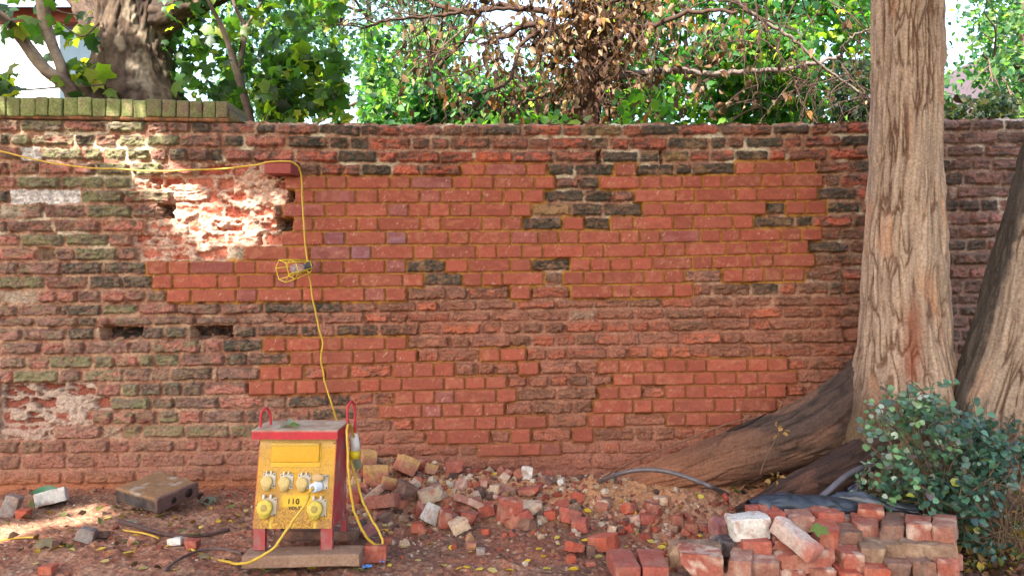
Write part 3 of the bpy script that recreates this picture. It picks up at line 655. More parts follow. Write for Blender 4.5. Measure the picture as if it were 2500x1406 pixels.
# hidden fill of the stack: courses of bricks behind and below the faces in view
k = 0
for (x0, x1, dd, z) in ((1680, 2340, 3.12, -.06), (1700, 2340, 3.12, .01), (1790, 2330, 3.22, .07), (1850, 2300, 3.30, .02), (1850, 2300, 3.32, .09)):
    n = int((x1-x0)/70)
    for j in range(n):
        x = ((x0+(j+.5)*(x1-x0)/n)-1250)/K*dd; k += 1
        V, F, C = chunk((.049, .1, .031), ('red', 'brown', 'pink', 'limered')[k % 4], 3000+k*3, 2, .05, .2)
        tag(link('reclaimed_brick', mesh_np('brick', V, F, M_RUB, C, True, 30), None, (x, dd-D+.05, z)), 'brick mostly hidden inside the stack behind the front bricks', 'brick', 'bricks hidden in the heart of the stack')
# hollow clay block by the wall
def clay_block():
    g, d = ground_at(385, 1235); t = thing('clay_block', (P(390, 1235, 3.92)), 'dark hollow clay block with round holes lying by the wall left of the transformer', 'block')
    c = P(385, 1200, 4.02); h = np.array([.140, .13, .037])
    V, F, C = chunk(h, 'slate', 71, 0, .06, .16, (18, 18, 7)); up = ss(.5, .9, V[:, 2]/h[2])
    C = mix(C*.42, mix(lin(146, 108, 76), lin(176, 158, 140), ss(.62, .7, f3(V[:, 0]*20, V[:, 1]*20, V[:, 2]*20, 4))), up*.9)
    C = np.where((V[:, 0] > h[0]*.9)[:, None], lin(112, 84, 76), C)
    R = rot('Z', -.42)@rot('Y', .10)@rot('X', .10); part('body', (place(V, R)+c, F), M_RUB, t, C)
    for yy, zz, r in ((-.03, -.002, .016), (.065, .002, .024)):
        a = np.array([h[0]-.06, yy, zz]); b = np.array([h[0]+.0025, yy, zz]); Vr, Fr = tube([b-[.003, 0, 0], b], [r, r*.96], 20)
        part('hole', (place(Vr, R)+c, Fr), M_PLAIN, t, lin(40, 28, 26))  # flat dark disc on the face, its colour imitates the shaded inside
clay_block()
# the loose brick sticking out of the wall
V, F, C = chunk((.075, .09, .033), 'new', 55, 0, .01, .05); C[:] = lin(158, 78, 72)*1.0; V = place(V, rot('Z', -.12)@rot('Y', .03))
tag(link('loose_brick', mesh_np('brick', V, F, M_NEW, C), None, np.array([(695-1250)/SC, -.012, (1165-415)/SC])), 'single clean red brick pushed half out of the wall under the yellow cable bend', 'brick')
# plank or kerb under the transformer
V, F, C = chunk((.225, .055, .023), 'tan', 66, 0, .02, .12, (40, 8, 6)); C = mix(C, lin(150, 116, 98), .6); V[:, 2] += .004*np.sin(V[:, 0]*9)
tag(link('concrete_kerb', mesh_np('kerb', V, F, M_RUB, C), None, (-.808, -1.335, .016)), 'dusty narrow concrete kerb laid under the front legs of the transformer', 'kerb')
V, F, C = chunk((.20, .04, .02), 'brown', 67, 1, .03, .2, (30, 6, 5)); tag(link('timber_offcut', mesh_np('plank', V, F, M_RUB, C), None, (-.85, -1.06, .02)), 'dark offcut under the rear legs of the transformer', 'plank')
# ------------------------------------------------------------------ site transformer
def transformer():
    T = thing('site_transformer', (-.853, -1.2, .04), 'dusty yellow and red site transformer standing on a kerb before the wall', 'transformer')
    xl, xr = -1.007, -.700; zb, zt = .126, .457; yb, yt, yk = -1.34, -1.25, -1.07
    # cabinet sides, back, bottom
    def prism(x0, x1, prof):
        n = len(prof); V = [(x0, *p) for p in prof]+[(x1, *p) for p in prof]
        F = [tuple(range(n)), tuple(range(n, 2*n))[::-1]]+[(i, i+n, (i+1) % n+n, (i+1) % n) for i in range(n)]
        return np.array(V), F
    prof = [(yb+.002, zb), (yt+.002, zt), (yk, zt), (yk, zb-.02)]
    # subdivided side panel colours by grid
    def panel(p00, p10, p01, p11, nu, nv):
        u = np.linspace(0, 1, nu)[None, :, None]; v = np.linspace(0, 1, nv)[:, None, None]
        A = np.array(p00)*(1-u)*(1-v)+np.array(p10)*u*(1-v)+np.array(p01)*(1-u)*v+np.array(p11)*u*v
        return A.reshape(-1, 3), grid_faces(nv, nu), np.broadcast_to(u, (nv, nu, 1)).reshape(-1), np.broadcast_to(v, (nv, nu, 1)).reshape(-1)
    part('cabinet', prism(xl+.002, xr-.002, prof), M_RPAINT, T, lin(150, 60, 62), False)
    V, F, u, v = panel((xr, yb, zb), (xr, yk, zb-.02), (xr, yt, zt), (xr, yk, zt), 40, 60)
    C = mix(lin(190, 66, 72)*np.ones((len(V), 3)), lin(164, 108, 94), ss(.45, .7, f2(u*4, v*6, 5, 4))*.7); C = mix(C, lin(200, 180, 168), ss(.72, .78, f2(u*14, v*3, 7, 3)))
    part('side_panel', (V, F[:, ::1]), M_RPAINT, T, C, False, 'red side panel with rubbed paint')
    # front panel (sloped)
    V, F, u, v = panel((xl, yb, zb), (xr, yb, zb), (xl, yt, zt), (xr, yt, zt), 130, 140)
    C = np.tile(lin(212, 156, 30), (len(V), 1))
    dusty = f2(u*5, v*5, 11, 4); C = mix(C, lin(196, 148, 66), ss(.35, .7, dusty)*.75); C = mix(C, lin(206, 166, 100), ss(.86, .97, v)*.8)
    mud = ss(.45, .02, v)*ss(.42, .62, f2(u*85, v*80, 13, 3)); C = mix(C, lin(122, 84, 42), mud*.85)
    C = mix(C, lin(166, 118, 58), ss(.60, .30, v)*ss(.4, .7, f2(u*7, v*7, 15, 3))*.8)
    C = mix(C, lin(228, 188, 60), (np.exp(-((u-.22)/.018)**2)+np.exp(-((u-.78)/.018)**2))*ss(.22, .02, v)*.8)
    spk = ss(.72, .8, n2(u*90, v*90, 17)); C = mix(C, lin(130, 84, 50), spk*.5)
    C = mix(C, lin(232, 186, 36), np.exp(-((u-.55)/.22)**8-((v-.30)/.07)**8)*.8)
    edge = (u < .012) | (u > .985); C = np.where(edge[:, None], lin(196, 96, 44), C)
    nrm = np.cross([1, 0, 0], [0, yt-yb, zt-zb]); nrm /= np.linalg.norm(nrm); 
    V = V+nrm*(mud*.0012)[:, None]
    front = part('front_panel', (V, F), M_YPAINT, T, C, True, 'dusty yellow sloped front panel splashed with mud')
    o0 = np.array([xl, yb, zb]); eu = np.array([0, yt-yb, zt-zb]); eu /= np.linalg.norm(eu)
    CAMP = np.array([0, -D, CZ])
    def onface(px, py, off=0):
        r = P(px, py, 1.0)-CAMP; t = ((o0+nrm*off-CAMP)@nrm)/(r@nrm); return CAMP+r*t
    Rf = np.stack([[1, 0, 0], eu, nrm], 1)                 # local x,y,z -> right, up the slope, out
    def fbox(px, py, hx, hy, hz, r=.002, n=(3, 3, 3)):
        c = onface(px, py); V, F = rbox((0, 0, 0), (hx, hy, hz), r, n); return V@Rf.T+c+nrm*hz, F
    # rim strips at the panel's left and right
    for nm, x in (('corner_screw', 632), ('corner_screw', 816)):
        for py in (1082, 1233):
            c = onface(x-(6 if py > 1200 and x < 700 else 0)-(3 if py > 1200 and x > 700 else 0), py); V, F = tube([c, c+nrm*.003], [.0035, .003], 10); part(nm, (V, F), M_PLAIN, T, lin(120, 110, 104))
    # name plate flap
    fl = part('plate_flap', fbox(723, 1104, .0945, .0375, .006, .002, (6, 4, 3)), M_YPAINT, T, lin(218, 158, 16), True, 'clean yellow hinged flap')
    V, F = fbox(723, 1085, .096, .006, .0075, .003, (5, 3, 3)); part('flap_hinge', (V, F), M_YPAINT, fl, lin(206, 168, 78))
    part('flap_backplate', fbox(724, 1112, .098, .044, .0012, .001), M_YPAINT, T, lin(222, 172, 48))
    # sockets
    def disc(px, py, prof, shift=(0, 0), n=28, sy=1.):
        c = onface(px, py)+Rf@np.array([shift[0], shift[1], 0]); a = np.linspace(0, 2*math.pi, n, endpoint=False); V = []
        for z, r in prof: V.append(np.stack([np.cos(a)*r, np.sin(a)*r*sy, a*0+z], -1))
        V = np.vstack(V)@Rf.T+c; F = [tuple(f) for f in grid_faces(len(prof), n, True)]+[tuple(range((len(prof)-1)*n, len(prof)*n))]
        return V, F
    def spout(px, py, r, z0, z1, drop):                     # tapered latch tongue below the round cover
        pr = [(-r*.85, -r*.35), (r*.85, -r*.35), (r*.38, -r-drop), (-r*.38, -r-drop)]; c = onface(px, py)
        V = np.array([(x, y, z) for z in (z0, z1) for x, y in pr])@Rf.T+c
        return V, [(4, 5, 6, 7), (0, 1, 5, 4), (1, 2, 6, 5), (2, 3, 7, 6), (3, 0, 4, 7)]
    sock = [(654.5, 1175, 0), (697, 1177, 0), (740, 1178, 0), (783, 1179, 1)]
    pcol = lin(206, 192, 172)
    for i, (px, py, plug) in enumerate(sock):
        s = part('socket_plate', fbox(px+3, py-3, .0255, .0285, .0022, .002), M_PLAIN, T, pcol, True, ('small socket, leftmost in the row', 'small socket, second in the row', 'small socket, third in the row', 'small socket with the white plug in it')[i])
        for dx, dy in ((-.02, .022), (.02, .022), (.02, -.022)): part('screw', disc(px+3, py-3, [(.004, .0032), (.006, .0028)], (dx, dy), 8), M_PLAIN, s, lin(90, 84, 80))
        if not plug:
            cv = join([disc(px-1, py+1, [(.003, .0225), (.017, .0235), (.0205, .0215), (.0215, .012)]), spout(px-1, py+1, .0235, .004, .0185, .010)])
            part('socket_cover', cv, M_YPAINT, s, lin(206, 176, 112), True)
            for dx in (-.009, .009):
                V, F = fbox(px+3, py-3, .0028, .006, .008, .001); V = V+Rf@np.array([dx, .030, 0]); part('hinge_lug', (V, F), M_PLAIN, s, lin(214, 200, 180))
        else:
            cv = disc(px-3, py-13, [(.012, .024), (.03, .025), (.034, .020)], (0, 0), 28, .62); part('socket_cover', cv, M_YPAINT, s, lin(196, 160, 110))
            c = onface(px-4, py+6); ax = (nrm*.9+np.array([-.35, 0, -.25])); ax /= np.linalg.norm(ax)
            V, F = tube([c, c+ax*.012, c+ax*.013, c+ax*.040, c+ax*.042], [.021, .0215, .0185, .018, .013], 20); part('plug', (V, F), M_PLAIN, s, lin(222, 226, 236), True, 'white plug')
            V, F = tube([c+ax*.042, c+ax*.047], [.010, .0075], 14); part('plug_gland', (V, F), M_PLAIN, s, lin(170, 150, 130))
            PL = c+ax*.046
    for i, (px, py) in enumerate(((650, 1239), (772, 1242))):
        s = part('large_socket_plate', fbox(px+8, py-4, .0285, .0335, .0022, .002), M_PLAIN, T, lin(196, 176, 150), True, ('large yellow covered socket at lower left', 'large yellow covered socket at lower right')[i])
        cv = join([disc(px-1, py, [(.003, .0295), (.022, .0305), (.0255, .029), (.0275, .025), (.028, .012)]), spout(px-1, py, .0305, .004, .023, .010)])
        part('socket_cover', cv, M_YPAINT, s, lin(208, 182, 74), True)
        part('cover_mark', disc(px-1, py+1, [(.0280, .014), (.0284, .0135)]), M_YPAINT, s, lin(168, 142, 70))
        for dx in (-.014, .014):
            V, F = fbox(px+3, py-4, .004, .0075, .009, .001); V = V+Rf@np.array([dx, .036, 0]); part('hinge_lug', (V, F), M_PLAIN, s, lin(216, 204, 186))
        for dx, dy in ((.024, .028), (.024, -.028)): part('screw', disc(px+8, py-4, [(.004, .0032), (.006, .0028)], (dx-.002, dy-.003), 8), M_PLAIN, s, lin(90, 84, 80))
    # lettering
    def text(body, px, py, size, name):
        cu = bpy.data.curves.new(name, 'FONT'); cu.body = body; cu.size = size; cu.align_x = 'CENTER'; cu.align_y = 'CENTER'; cu.extrude = .0003; cu.offset = .0004; cu.space_character = 1.12
        ob = bpy.data.objects.new(name, cu); COL.objects.link(ob); dg = bpy.context.evaluated_depsgraph_get(); me = bpy.data.meshes.new_from_object(ob.evaluated_get(dg))
        bpy.data.objects.remove(ob); V = np.empty(len(me.vertices)*3); me.vertices.foreach_get('co', V); V = V.reshape(-1, 3); F = [tuple(p.vertices) for p in me.polygons]
        V = V@Rf.T+onface(px, py)+nrm*.0022; part(name, (V, F), M_TXT, T, None, False)
    text('110', 716, 1224, .030, 'lettering'); text('VOLTS', 722, 1240, .0175, 'lettering')
    # lid
    lx0, lx1, ly0, ly1 = -1.026, -.688, -1.29, -1.055; zl = .498
    V, F = boxgrid(60, 50, 4); h = np.array([(lx1-lx0)/2, (ly1-ly0)/2, .018]); c = np.array([(lx0+lx1)/2, (ly0+ly1)/2, zl-.018]); V = V*h
    top = V[:, 2] > .0179; q = V*30; dirt = f3(q[:, 0], q[:, 1], q[:, 2], 61, 4)
    C = mix(lin(196, 44, 54)*np.ones((len(V), 3)), lin(60, 40, 44), ss(.66, .8, dirt)*.5); C = mix(C, lin(168, 56, 60), ss(.4, .7, f3(q[:, 0]*2, q[:, 1], q[:, 2], 62))*.5)
    dust = mix(lin(190, 168, 146), lin(168, 134, 108), ss(.35, .65, dirt)); dust = mix(dust, lin(132, 78, 66), ss(.66, .74, dirt)*.6); C = np.where(top[:, None], dust, C)
    V[:, 2] += (f2(V[:, 0]*8, V[:, 1]*8, 64)-.5)*.004*(V[:, 2] < 0); V = V*np.array([1, 1, 1])+c
    part('lid', (V, F), M_RPAINT, T, C, False, 'red lid with a dusty top')
    # handles: two wire loops standing up at the sides
    for nm, px, d, yy in (('left', 648, 3.26, 0), ('right', 857, 3.36, 0)):
        x = (px-1250)/K*d; y = d-D
        if nm == 'left': z0, z1, w0 = .44, .568, .013
        else: z0, z1, w0 = .40, .580, .011
        pts = crom([(x-w0, y-.02, z0), (x-w0*.95, y-.02, z1-.03), (x-w0*.4, y-.016, z1-.004), (x+w0*.3, y+.012, z1), (x+w0*.9, y+.03, z1-.04), (x+w0*.8, y+.03, z0)], 6)
        part('handle', tube(pts, .0052, 10), M_RPAINT, T, lin(196, 50, 58), True, nm+' lifting handle')
    # legs
    for nm, x, y, zt_ in (('front left', -.984, -1.335, zb+.01), ('front right', -.722, -1.335, zb+.01), ('rear left', -.984, -1.09, .12), ('rear right', -.706, -1.10, .12)):
        hw = .0225 if 'front' in nm else .012
        V, F = boxgrid(4, 3, 10); V = V*np.array([hw, .014, (zt_-.040)/2])+np.array([x, y+.016, (zt_+.040)/2]); dd = f2(V[:, 0]*60, V[:, 2]*40, 70+len(nm))
        part('leg', (V, F), M_RPAINT, T, mix(lin(168, 66, 66)*np.ones((len(V), 3)), lin(150, 104, 96), ss(.4, .65, dd)*.8), False)
    return T, PL
M_TXT = mat_col('stencil_black', .8, .1, 80, .3, 160, .2, color=lin(62, 52, 36))
TR, PLUG = transformer()
def cable(name, pts, r, label, m=10, cat='cable'):
    q = crom(pts, m); a = np.arange(len(q)); q[1:-1, 2] += ((f2(a/5., a*0, 7, 2)-.5)*.007)[1:-1]; q[1:-1, 0] += ((f2(a/6., a*0, 8, 2)-.5)*.008)[1:-1]; V, F = tube(q, r, 10); c = np.mean(V, 0); return solo(name, (V, F), M_YCAB, c, label, cat)
cd = 4.405
cable('festoon_cable', [P(-330, 300, 4.42), P(-150, 345, 4.42), P(0, 370, cd), P(90, 391, cd), P(170, 405, cd), P(235, 412, cd-.01), P(300, 414, cd), P(400, 418, cd), P(490, 414, cd), P(600, 407, cd), P(655, 397, 4.36), P(695, 393, 4.34), P(722, 400, 4.35), P(735, 425, 4.39), P(739, 480, cd), P(743, 560, cd), P(748, 625, cd),
    P(752, 655, cd-.02), P(757, 690, cd), P(768, 750, cd), P(779, 800, cd), P(788, 838, cd), P(784, 875, cd), P(790, 915, cd), P(800, 955, 4.39), P(812, 992, 4.30), P(822, 1024, 3.9), P(826, 1060, 3.62), P(824, 1110, 3.5), P(818, 1180, 3.48)], .0048, 'thin yellow cable strung along the wall and dropping down to the transformer')
gp = lambda px, py, up=.006: (lambda r: r[0]+np.array([0, 0, up]))(ground_at(px, py))
cable('power_lead', [PLUG, PLUG+np.array([-.012, -.018, -.02]), P(752, 1216, 3.02), P(722, 1260, 2.99), P(692, 1305, 2.97), P(662, 1342, 2.96), P(622, 1366, 2.95), P(580, 1375, 2.96), gp(540, 1371), gp(505, 1360), gp(470, 1346), gp(455, 1330, -.004), gp(440, 1318, -.02)], .0052, 'yellow lead curving from the white plug down across the kerb onto the dirt')
cable('spare_lead', [P(872, 1150, 3.36), P(868, 1090, 3.36), P(858, 1048, 3.30), P(850, 1036, 3.22), P(847, 1060, 3.17), P(849, 1120, 3.15), P(854, 1190, 3.14), P(864, 1240, 3.14), P(880, 1285, 3.15), P(905, 1320, 3.17), P(924, 1331, 3.19), P(933, 1324, 3.2), P(928, 1300, 3.21), P(905, 1262, 3.23), P(888, 1225, 3.25), P(874, 1180, 3.29), P(862, 1150, 3.33), P(858, 1120, 3.35), P(862, 1090, 3.36)], .005, 'yellow lead hung in a long loop over the right handle of the transformer')
cable('straw', [gp(0, 1325, .012), gp(45, 1322, .015), gp(88, 1319, .012)], .004, 'yellow straw lying at the far left edge', 4, 'straw')
cable('straw', [gp(300, 1300, .012), gp(345, 1310, .015), gp(388, 1321, .012)], .004, 'yellow straw beside the curved stick', 4, 'straw')
# hanging coupler: white body, yellow collar
ct = thing('cable_coupler', P(866, 1090, 3.36), 'white and yellow cable coupler hanging beside the right handle of the transformer', 'connector')
V, F = tube([P(866, 1058, 3.35), P(865, 1064, 3.35), P(867, 1080, 3.35), P(867, 1099, 3.35)], [.011, .0165, .019, .021], 18); part('white_body', (V, F), M_PLAIN, ct, lin(226, 216, 206))
V, F = tube([P(866, 1098, 3.35), P(866, 1118, 3.35)], [.0205, .0195], 18); part('yellow_collar', (V, F), M_PLAIN, ct, lin(232, 200, 30))
# inspection lamp in its cage
def lamp():
    c0 = P(754, 650, 4.34); c1 = P(689, 662, 4.22); ax = c1-c0; L = np.linalg.norm(ax); ax /= L
    up = np.array([.12, 0, 1.]); up -= ax*(up@ax); up /= np.linalg.norm(up); sd = np.cross(ax, up)
    t = thing('inspection_lamp', c0, 'caged inspection lamp with a clear bulb hanging on the yellow cable', 'lamp')
    pc = lambda f, a, r: c0+ax*L*f+(math.cos(a)*up+math.sin(a)*sd)*r
    A = [math.radians(a) for a in (20, 80, 140, 200, 260, 320)]
    pieces = []
    for f, r in ((.02, .036), (.62, .054), (1.0, .062)):
        ring = [pc(f, a, r) for a in A]; ring.append(ring[0]); pieces.append(tube(ring, .0022, 6))
    for a in A: pieces.append(tube([pc(.0, a, .036), pc(.62, a, .054), pc(1.0, a, .062)], .0026, 6))
    part('cage', join(pieces), M_PLAIN, t, lin(236, 206, 50))
    V, F = tube([c0-ax*.018, c0-ax*.010, c0+ax*.004, c0+ax*.006, c0+ax*.03], [.016, .024, .024, .016, .015], 16); part('lamp_holder', (V, F), M_PLAIN, t, lin(70, 66, 74))
    n = 18; fr = np.linspace(0, 1, 12); rr = .026*np.sqrt(np.clip(1-((fr-.62)/.40)**2, 0, 1))*(fr > .3)+.012*(fr <= .3); rr = np.maximum(rr, .012*(1-fr)); rr[-1] = .002
    V, F = tube([c0+ax*(.028+.085*f) for f in fr], rr, n); part('bulb', (V, F), M_GLASS, t)
    V, F = tube([c0-ax*.002+up*.012, c0-ax*.01+up*.03], [.006, .006], 8); part('cable_clip', (V, F), M_PLAIN, t, lin(90, 80, 70))
lamp()
# ------------------------------------------------------------------ bark and leaves
def bark_tube(pts, rad, ns, na, amp, fa, fs, seed, base, furrow, patch, pth=.6, flare=0, lobes=0, side=None, knob=0, twist=.25, weave=0):
    p = crom(pts, 12); r = crom(np.array([[x, 0, 0] for x in rad]), 12)[:, 0]
    seg = np.concatenate([[0], np.linalg.norm(np.diff(p, axis=0), axis=1).cumsum()]); s = np.linspace(0, seg[-1], ns)
    p = np.stack([np.interp(s, seg, p[:, i]) for i in range(3)], -1); r = np.interp(s, seg, r)
    T = np.gradient(p, axis=0); T /= np.linalg.norm(T, axis=1, keepdims=True)
    up = np.array([0, 1., 0]); N = np.zeros_like(p); n0 = np.cross(T[0], up); n0 /= np.linalg.norm(n0)
    for i in range(ns): n0 = n0-T[i]*(n0@T[i]); n0 /= np.linalg.norm(n0); N[i] = n0
    B = np.cross(T, N); th = np.linspace(0, 2*math.pi, na, endpoint=False)[None, :]; Sg = s[:, None]; rm = np.mean(r)
    tw = th+twist*(f2(Sg*1.3, Sg*0, seed)-.5)*2
    cx, cy = np.cos(tw)*rm, np.sin(tw)*rm
    wv = (f3(cx*fa*.25, cy*fa*.25, Sg*fs*.9, seed+1, 2)-.5)*1.6
    n1_ = f3(cx*fa+wv, cy*fa-wv, Sg*fs, seed+2, 3); rd = 1-np.abs(2*n1_-1); n_f = f3(cx*fa*2.6, cy*fa*2.6, Sg*fs*2.2, seed+5, 2)
    big = f3(cx*5, cy*5, Sg*1.6, seed+8, 2)-.5
    if weave:                                              # long strips that cross and peel
        wa = None
        for sg, k in ((1, 0), (-1, 31)):
            t2 = tw+sg*weave*Sg+.12*(f3(cx*6, cy*6, Sg*5, seed+k+40, 2)-.5); q = f3(np.cos(t2)*rm*fa*.8, np.sin(t2)*rm*fa*.8, Sg*fs*1.3+k, seed+k+50, 2)
            rr_ = np.abs(2*q-1); wa = rr_ if wa is None else np.minimum(wa, rr_)
        cr = ss(.11, .0, wa)*ss(.3, .55, f3(cx*12, cy*12, Sg*4, seed+60, 2)); n1_ = n1_*.6+.4*ss(0, .5, wa); rd = np.maximum(rd*.8, .80+.2*cr)
    fib = f3(cx*fa*3.2, cy*fa*3.2, Sg*fs*1.1, seed+70, 2)-.5; disp = fib*amp*.5+amp*(ss(.25, .95, n1_)-.5)*1.6-amp*.9*ss(.80, .99, rd)+amp*.45*(n_f-.5)*2+big*rm*.12
    if lobes: disp += lobes*np.cos(th*3+1.0)*ss(.9, .0, Sg/max(s[-1], 1e-6)*2.2)*rm
    if knob: disp += knob*(ss(.5, .8, f3(cx*14, cy*14, Sg*12, seed+12, 3))+(f3(cx*40, cy*40, Sg*30, seed+13, 3)-.5)*.6)
    R = r[:, None]+disp
    V = p[:, None, :]+R[..., None]*(np.cos(th)[..., None]*N[:, None, :]+np.sin(th)[..., None]*B[:, None, :])
    f_ = ss(.80, .99, rd)*.8+ss(.42, .2, n1_)*.45; C = mix(mix(lin(*base), lin(*base)*.78, n_f), lin(*furrow), np.clip(f_, 0, 1))
    C = C*(1+fib*.75)[..., None]
    C = mix(C, lin(*patch), ss(pth, pth+.12, f3(cx*fa*.35+3, cy*fa*.35, Sg*fs*.8, seed+20, 3))*.7)
    if side is not None: C = side(C, th, Sg/s[-1], V)
    return V.reshape(-1, 3), grid_faces(ns, na, True)[:, ::-1], C.reshape(-1, 3)
OV = (np.array([[0, 0, 0], [.25, .38, .10], [.65, .36, .08], [1, 0, -.06], [.65, -.36, .08], [.25, -.38, .10]]), [(0, 1, 2, 3), (0, 3, 4, 5)])
RO = (np.array([[0, 0, 0], [.18, .42, .06], [.72, .46, .06], [1, 0, -.02], [.72, -.46, .06], [.18, -.42, .06]]), [(0, 1, 2, 3), (0, 3, 4, 5)])
CU = (np.array([[0, 0, 0], [.25, .30, .24], [.65, .24, .28], [1, .05, -.22], [.6, -.30, .12], [.25, -.26, .22]]), [(0, 1, 2, 3), (0, 3, 4, 5)])
mp = [(.34, 0, .02), (0, 0, 0), (.02, .40, -.08), (.27, .36, .04), (.58, .50, -.10), (.66, .25, .05), (1.0, .03, -.14), (.66, -.25, .05), (.60, -.48, -.06), (.27, -.36, .04), (.03, -.42, -.10)]
MA = (np.array(mp, float), [(0, 1, 2, 3), (0, 3, 4, 5), (0, 5, 6, 7), (0, 7, 8, 9), (0, 9, 10, 1)])
def leaves(C, L, tmpl, col, seed, down=.3, wide=1., face=None, dirs=None):
    rg = np.random.default_rng(seed); n = len(C); T, F = tmpl
    d = rg.normal(size=(n, 3)); d[:, 2] -= down*1.6
    if dirs is not None: d = d*.45+dirs
    d /= np.linalg.norm(d, axis=1, keepdims=True)
    m = rg.normal(size=(n, 3)); m[:, 2] += 1.1
    if face is not None: m = m+np.array(face)
    b = np.cross(m, d); b /= np.linalg.norm(b, axis=1, keepdims=True)+1e-9; m = np.cross(d, b)
    L = np.broadcast_to(L, (n,))
    V = C[:, None, :]+L[:, None, None]*(T[None, :, 0:1]*d[:, None, :]+T[None, :, 1:2]*wide*b[:, None, :]+T[None, :, 2:3]*m[:, None, :])
    k = len(T); F = np.array(F)[None]+(np.arange(n)*k)[:, None, None]
    return V.reshape(-1, 3), F.reshape(-1, 4), np.repeat(col, k, axis=0)
def lcol(n, cols, seed, wt=None, var=.2):
    rg = np.random.default_rng(seed); c = np.array([lin(*q) for q in cols]); i = rg.choice(len(cols), n, p=wt)
    return c[i]*(1+rg.normal(0, var, (n, 1)))
def vol(n, x0, x1, y0, y1, d0, d1, seed, thr=.45, fq=2.2, fn=None):
    rg = np.random.default_rng(seed); out = []
    while sum(map(len, out)) < n:
        m = n*3; px, py, d = rg.uniform(x0, x1, m), rg.uniform(y0, y1, m), rg.uniform(d0, d1, m)
        X = np.stack([(px-1250)/K*d, d-D, CZ-(py-HZ)/K*d], -1)
        k = f3(X[:, 0]*fq, X[:, 1]*fq, X[:, 2]*fq, seed, 3) > thr+rg.normal(0, .02, m)
        if fn is not None: k &= rg.random(m) < fn(px, py)
        out.append(X[k])
    return np.vstack(out)[:n]
def twigs(start, dirn, length, r, depth, rg, droop=.1, out=None, tips=None, spread=.7, kids=3):
    out = [] if out is None else out; tips = [] if tips is None else tips
    n = 6; p = [np.array(start, float)]; d = np.array(dirn, float); d /= np.linalg.norm(d)
    for i in range(n):
        d = d+rg.normal(0, .14, 3)+np.array([0, 0, -droop*.25]); d /= np.linalg.norm(d); p.append(p[-1]+d*length/n)
    out.append((np.array(p), np.linspace(r, r*.45, n+1)))
    if depth > 0:
        for k in range(kids):
            i = rg.integers(2, n+1); e = d+rg.normal(0, spread, 3); twigs(p[i], e, length*rg.uniform(.45, .75), r*.5, depth-1, rg, droop*1.6, out, tips, spread, kids)
    else: tips += p[2:]
    return out, tips
# ------------------------------------------------------------------ the two stringy barked trunks and the root
prof = [(-900, 2150, 2280), (-300, 2143, 2292), (0, 2137, 2298), (300, 2128, 2298), (600, 2115, 2304), (800, 2105, 2311), (900, 2090, 2322), (980, 2070, 2340), (1060, 2050, 2362), (1150, 2025, 2390)]
dT = 3.92
right_tree = thing('conifer_tree', P(2210, 1120, dT), 'tall stringy barked conifer trunk before the wall with a big root at left', 'tree')
def side_a(C, th, s, V):
    x = V[..., 0]; z = V[..., 2]
    pxx = x/(V[..., 1]+D)*K+1250; pyy = HZ-(z-CZ)/(V[..., 1]+D)*K
    scar = np.exp(-((pxx-2228-12*(f2(pyy/30, pyy*0, 3)-.5))/24)**2)*ss(700, 790, pyy)*ss(980, 900, pyy); C = mix(C, lin(132, 66, 42), scar*.8)
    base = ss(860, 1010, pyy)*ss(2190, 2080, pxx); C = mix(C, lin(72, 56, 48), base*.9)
    return mix(C, lin(128, 100, 70), ss(930, 1050, pyy)*.5)
pts = [P((a+b)/2, y, dT) for y, a, b in prof]; rad = [(b-a)/2/K*dT for y, a, b in prof]
V, F, C = bark_tube(pts, rad, 620, 330, .010, 42, 3.4, 300, (182, 152, 128), (118, 86, 68), (186, 138, 106), .58, side=side_a, weave=.32)
part('trunk', (V, F), M_BARK, right_tree, C)
def side_root(C, th, s, V):
    z = V[..., 2]; up = np.sin(th)  # dusted top towards the thin end
    d = ss(.35, .8, s)*(.55+.6*f3(V[..., 0]*9, V[..., 1]*9, V[..., 2]*9, 5)); C = mix(C, lin(168, 106, 74), np.clip(d, 0, 1)*.85); return C
rp = [P(2200, 900, 3.98), P(2110, 985, 4.02), P(2010, 1040, 4.05), P(1900, 1083, 4.08), P(1790, 1118, 4.10), P(1680, 1150, 4.13), P(1570, 1180, 4.16), P(1460, 1204, 4.20), P(1330, 1226, 4.22)]
V, F, C = bark_tube(rp, [.20, .190, .168, .150, .132, .108, .080, .052, .02], 330, 200, .010, 26, 4.5, 320, (86, 66, 56), (48, 37, 32), (118, 84, 66), .55, side=side_root)
part('root', (V, F), M_BARK, right_tree, C, True, 'thick root sloping down left along the wall, dusted with sand')
rp = [P(2240, 1060, 3.78), P(2130, 1120, 3.80), P(2030, 1165, 3.80), P(1930, 1205, 3.80), P(1800, 1250, 3.8)]
V, F, C = bark_tube(rp, [.16, .13, .105, .08, .03], 200, 140, .008, 26, 4.5, 340, (78, 56, 48), (44, 34, 30), (104, 70, 56), .55)
part('root', (V, F), M_BARK, right_tree, C, True, 'lower dark root running under the shrub')
V, F, C = bark_tube([P(1775, 1052, 3.98), P(1820, 1036, 3.96), P(1870, 1010, 3.97)], [.004, .012, .004], 60, 20, .002, 60, 6, 350, (60, 44, 38), (40, 30, 28), (90, 64, 52)); part('bark_flap', (V, F), M_BARK, right_tree, C)
lean = thing('conifer_tree', P(2440, 1130, 3.7), 'second stringy barked trunk leaning out of the right edge, dark along its left side', 'tree')
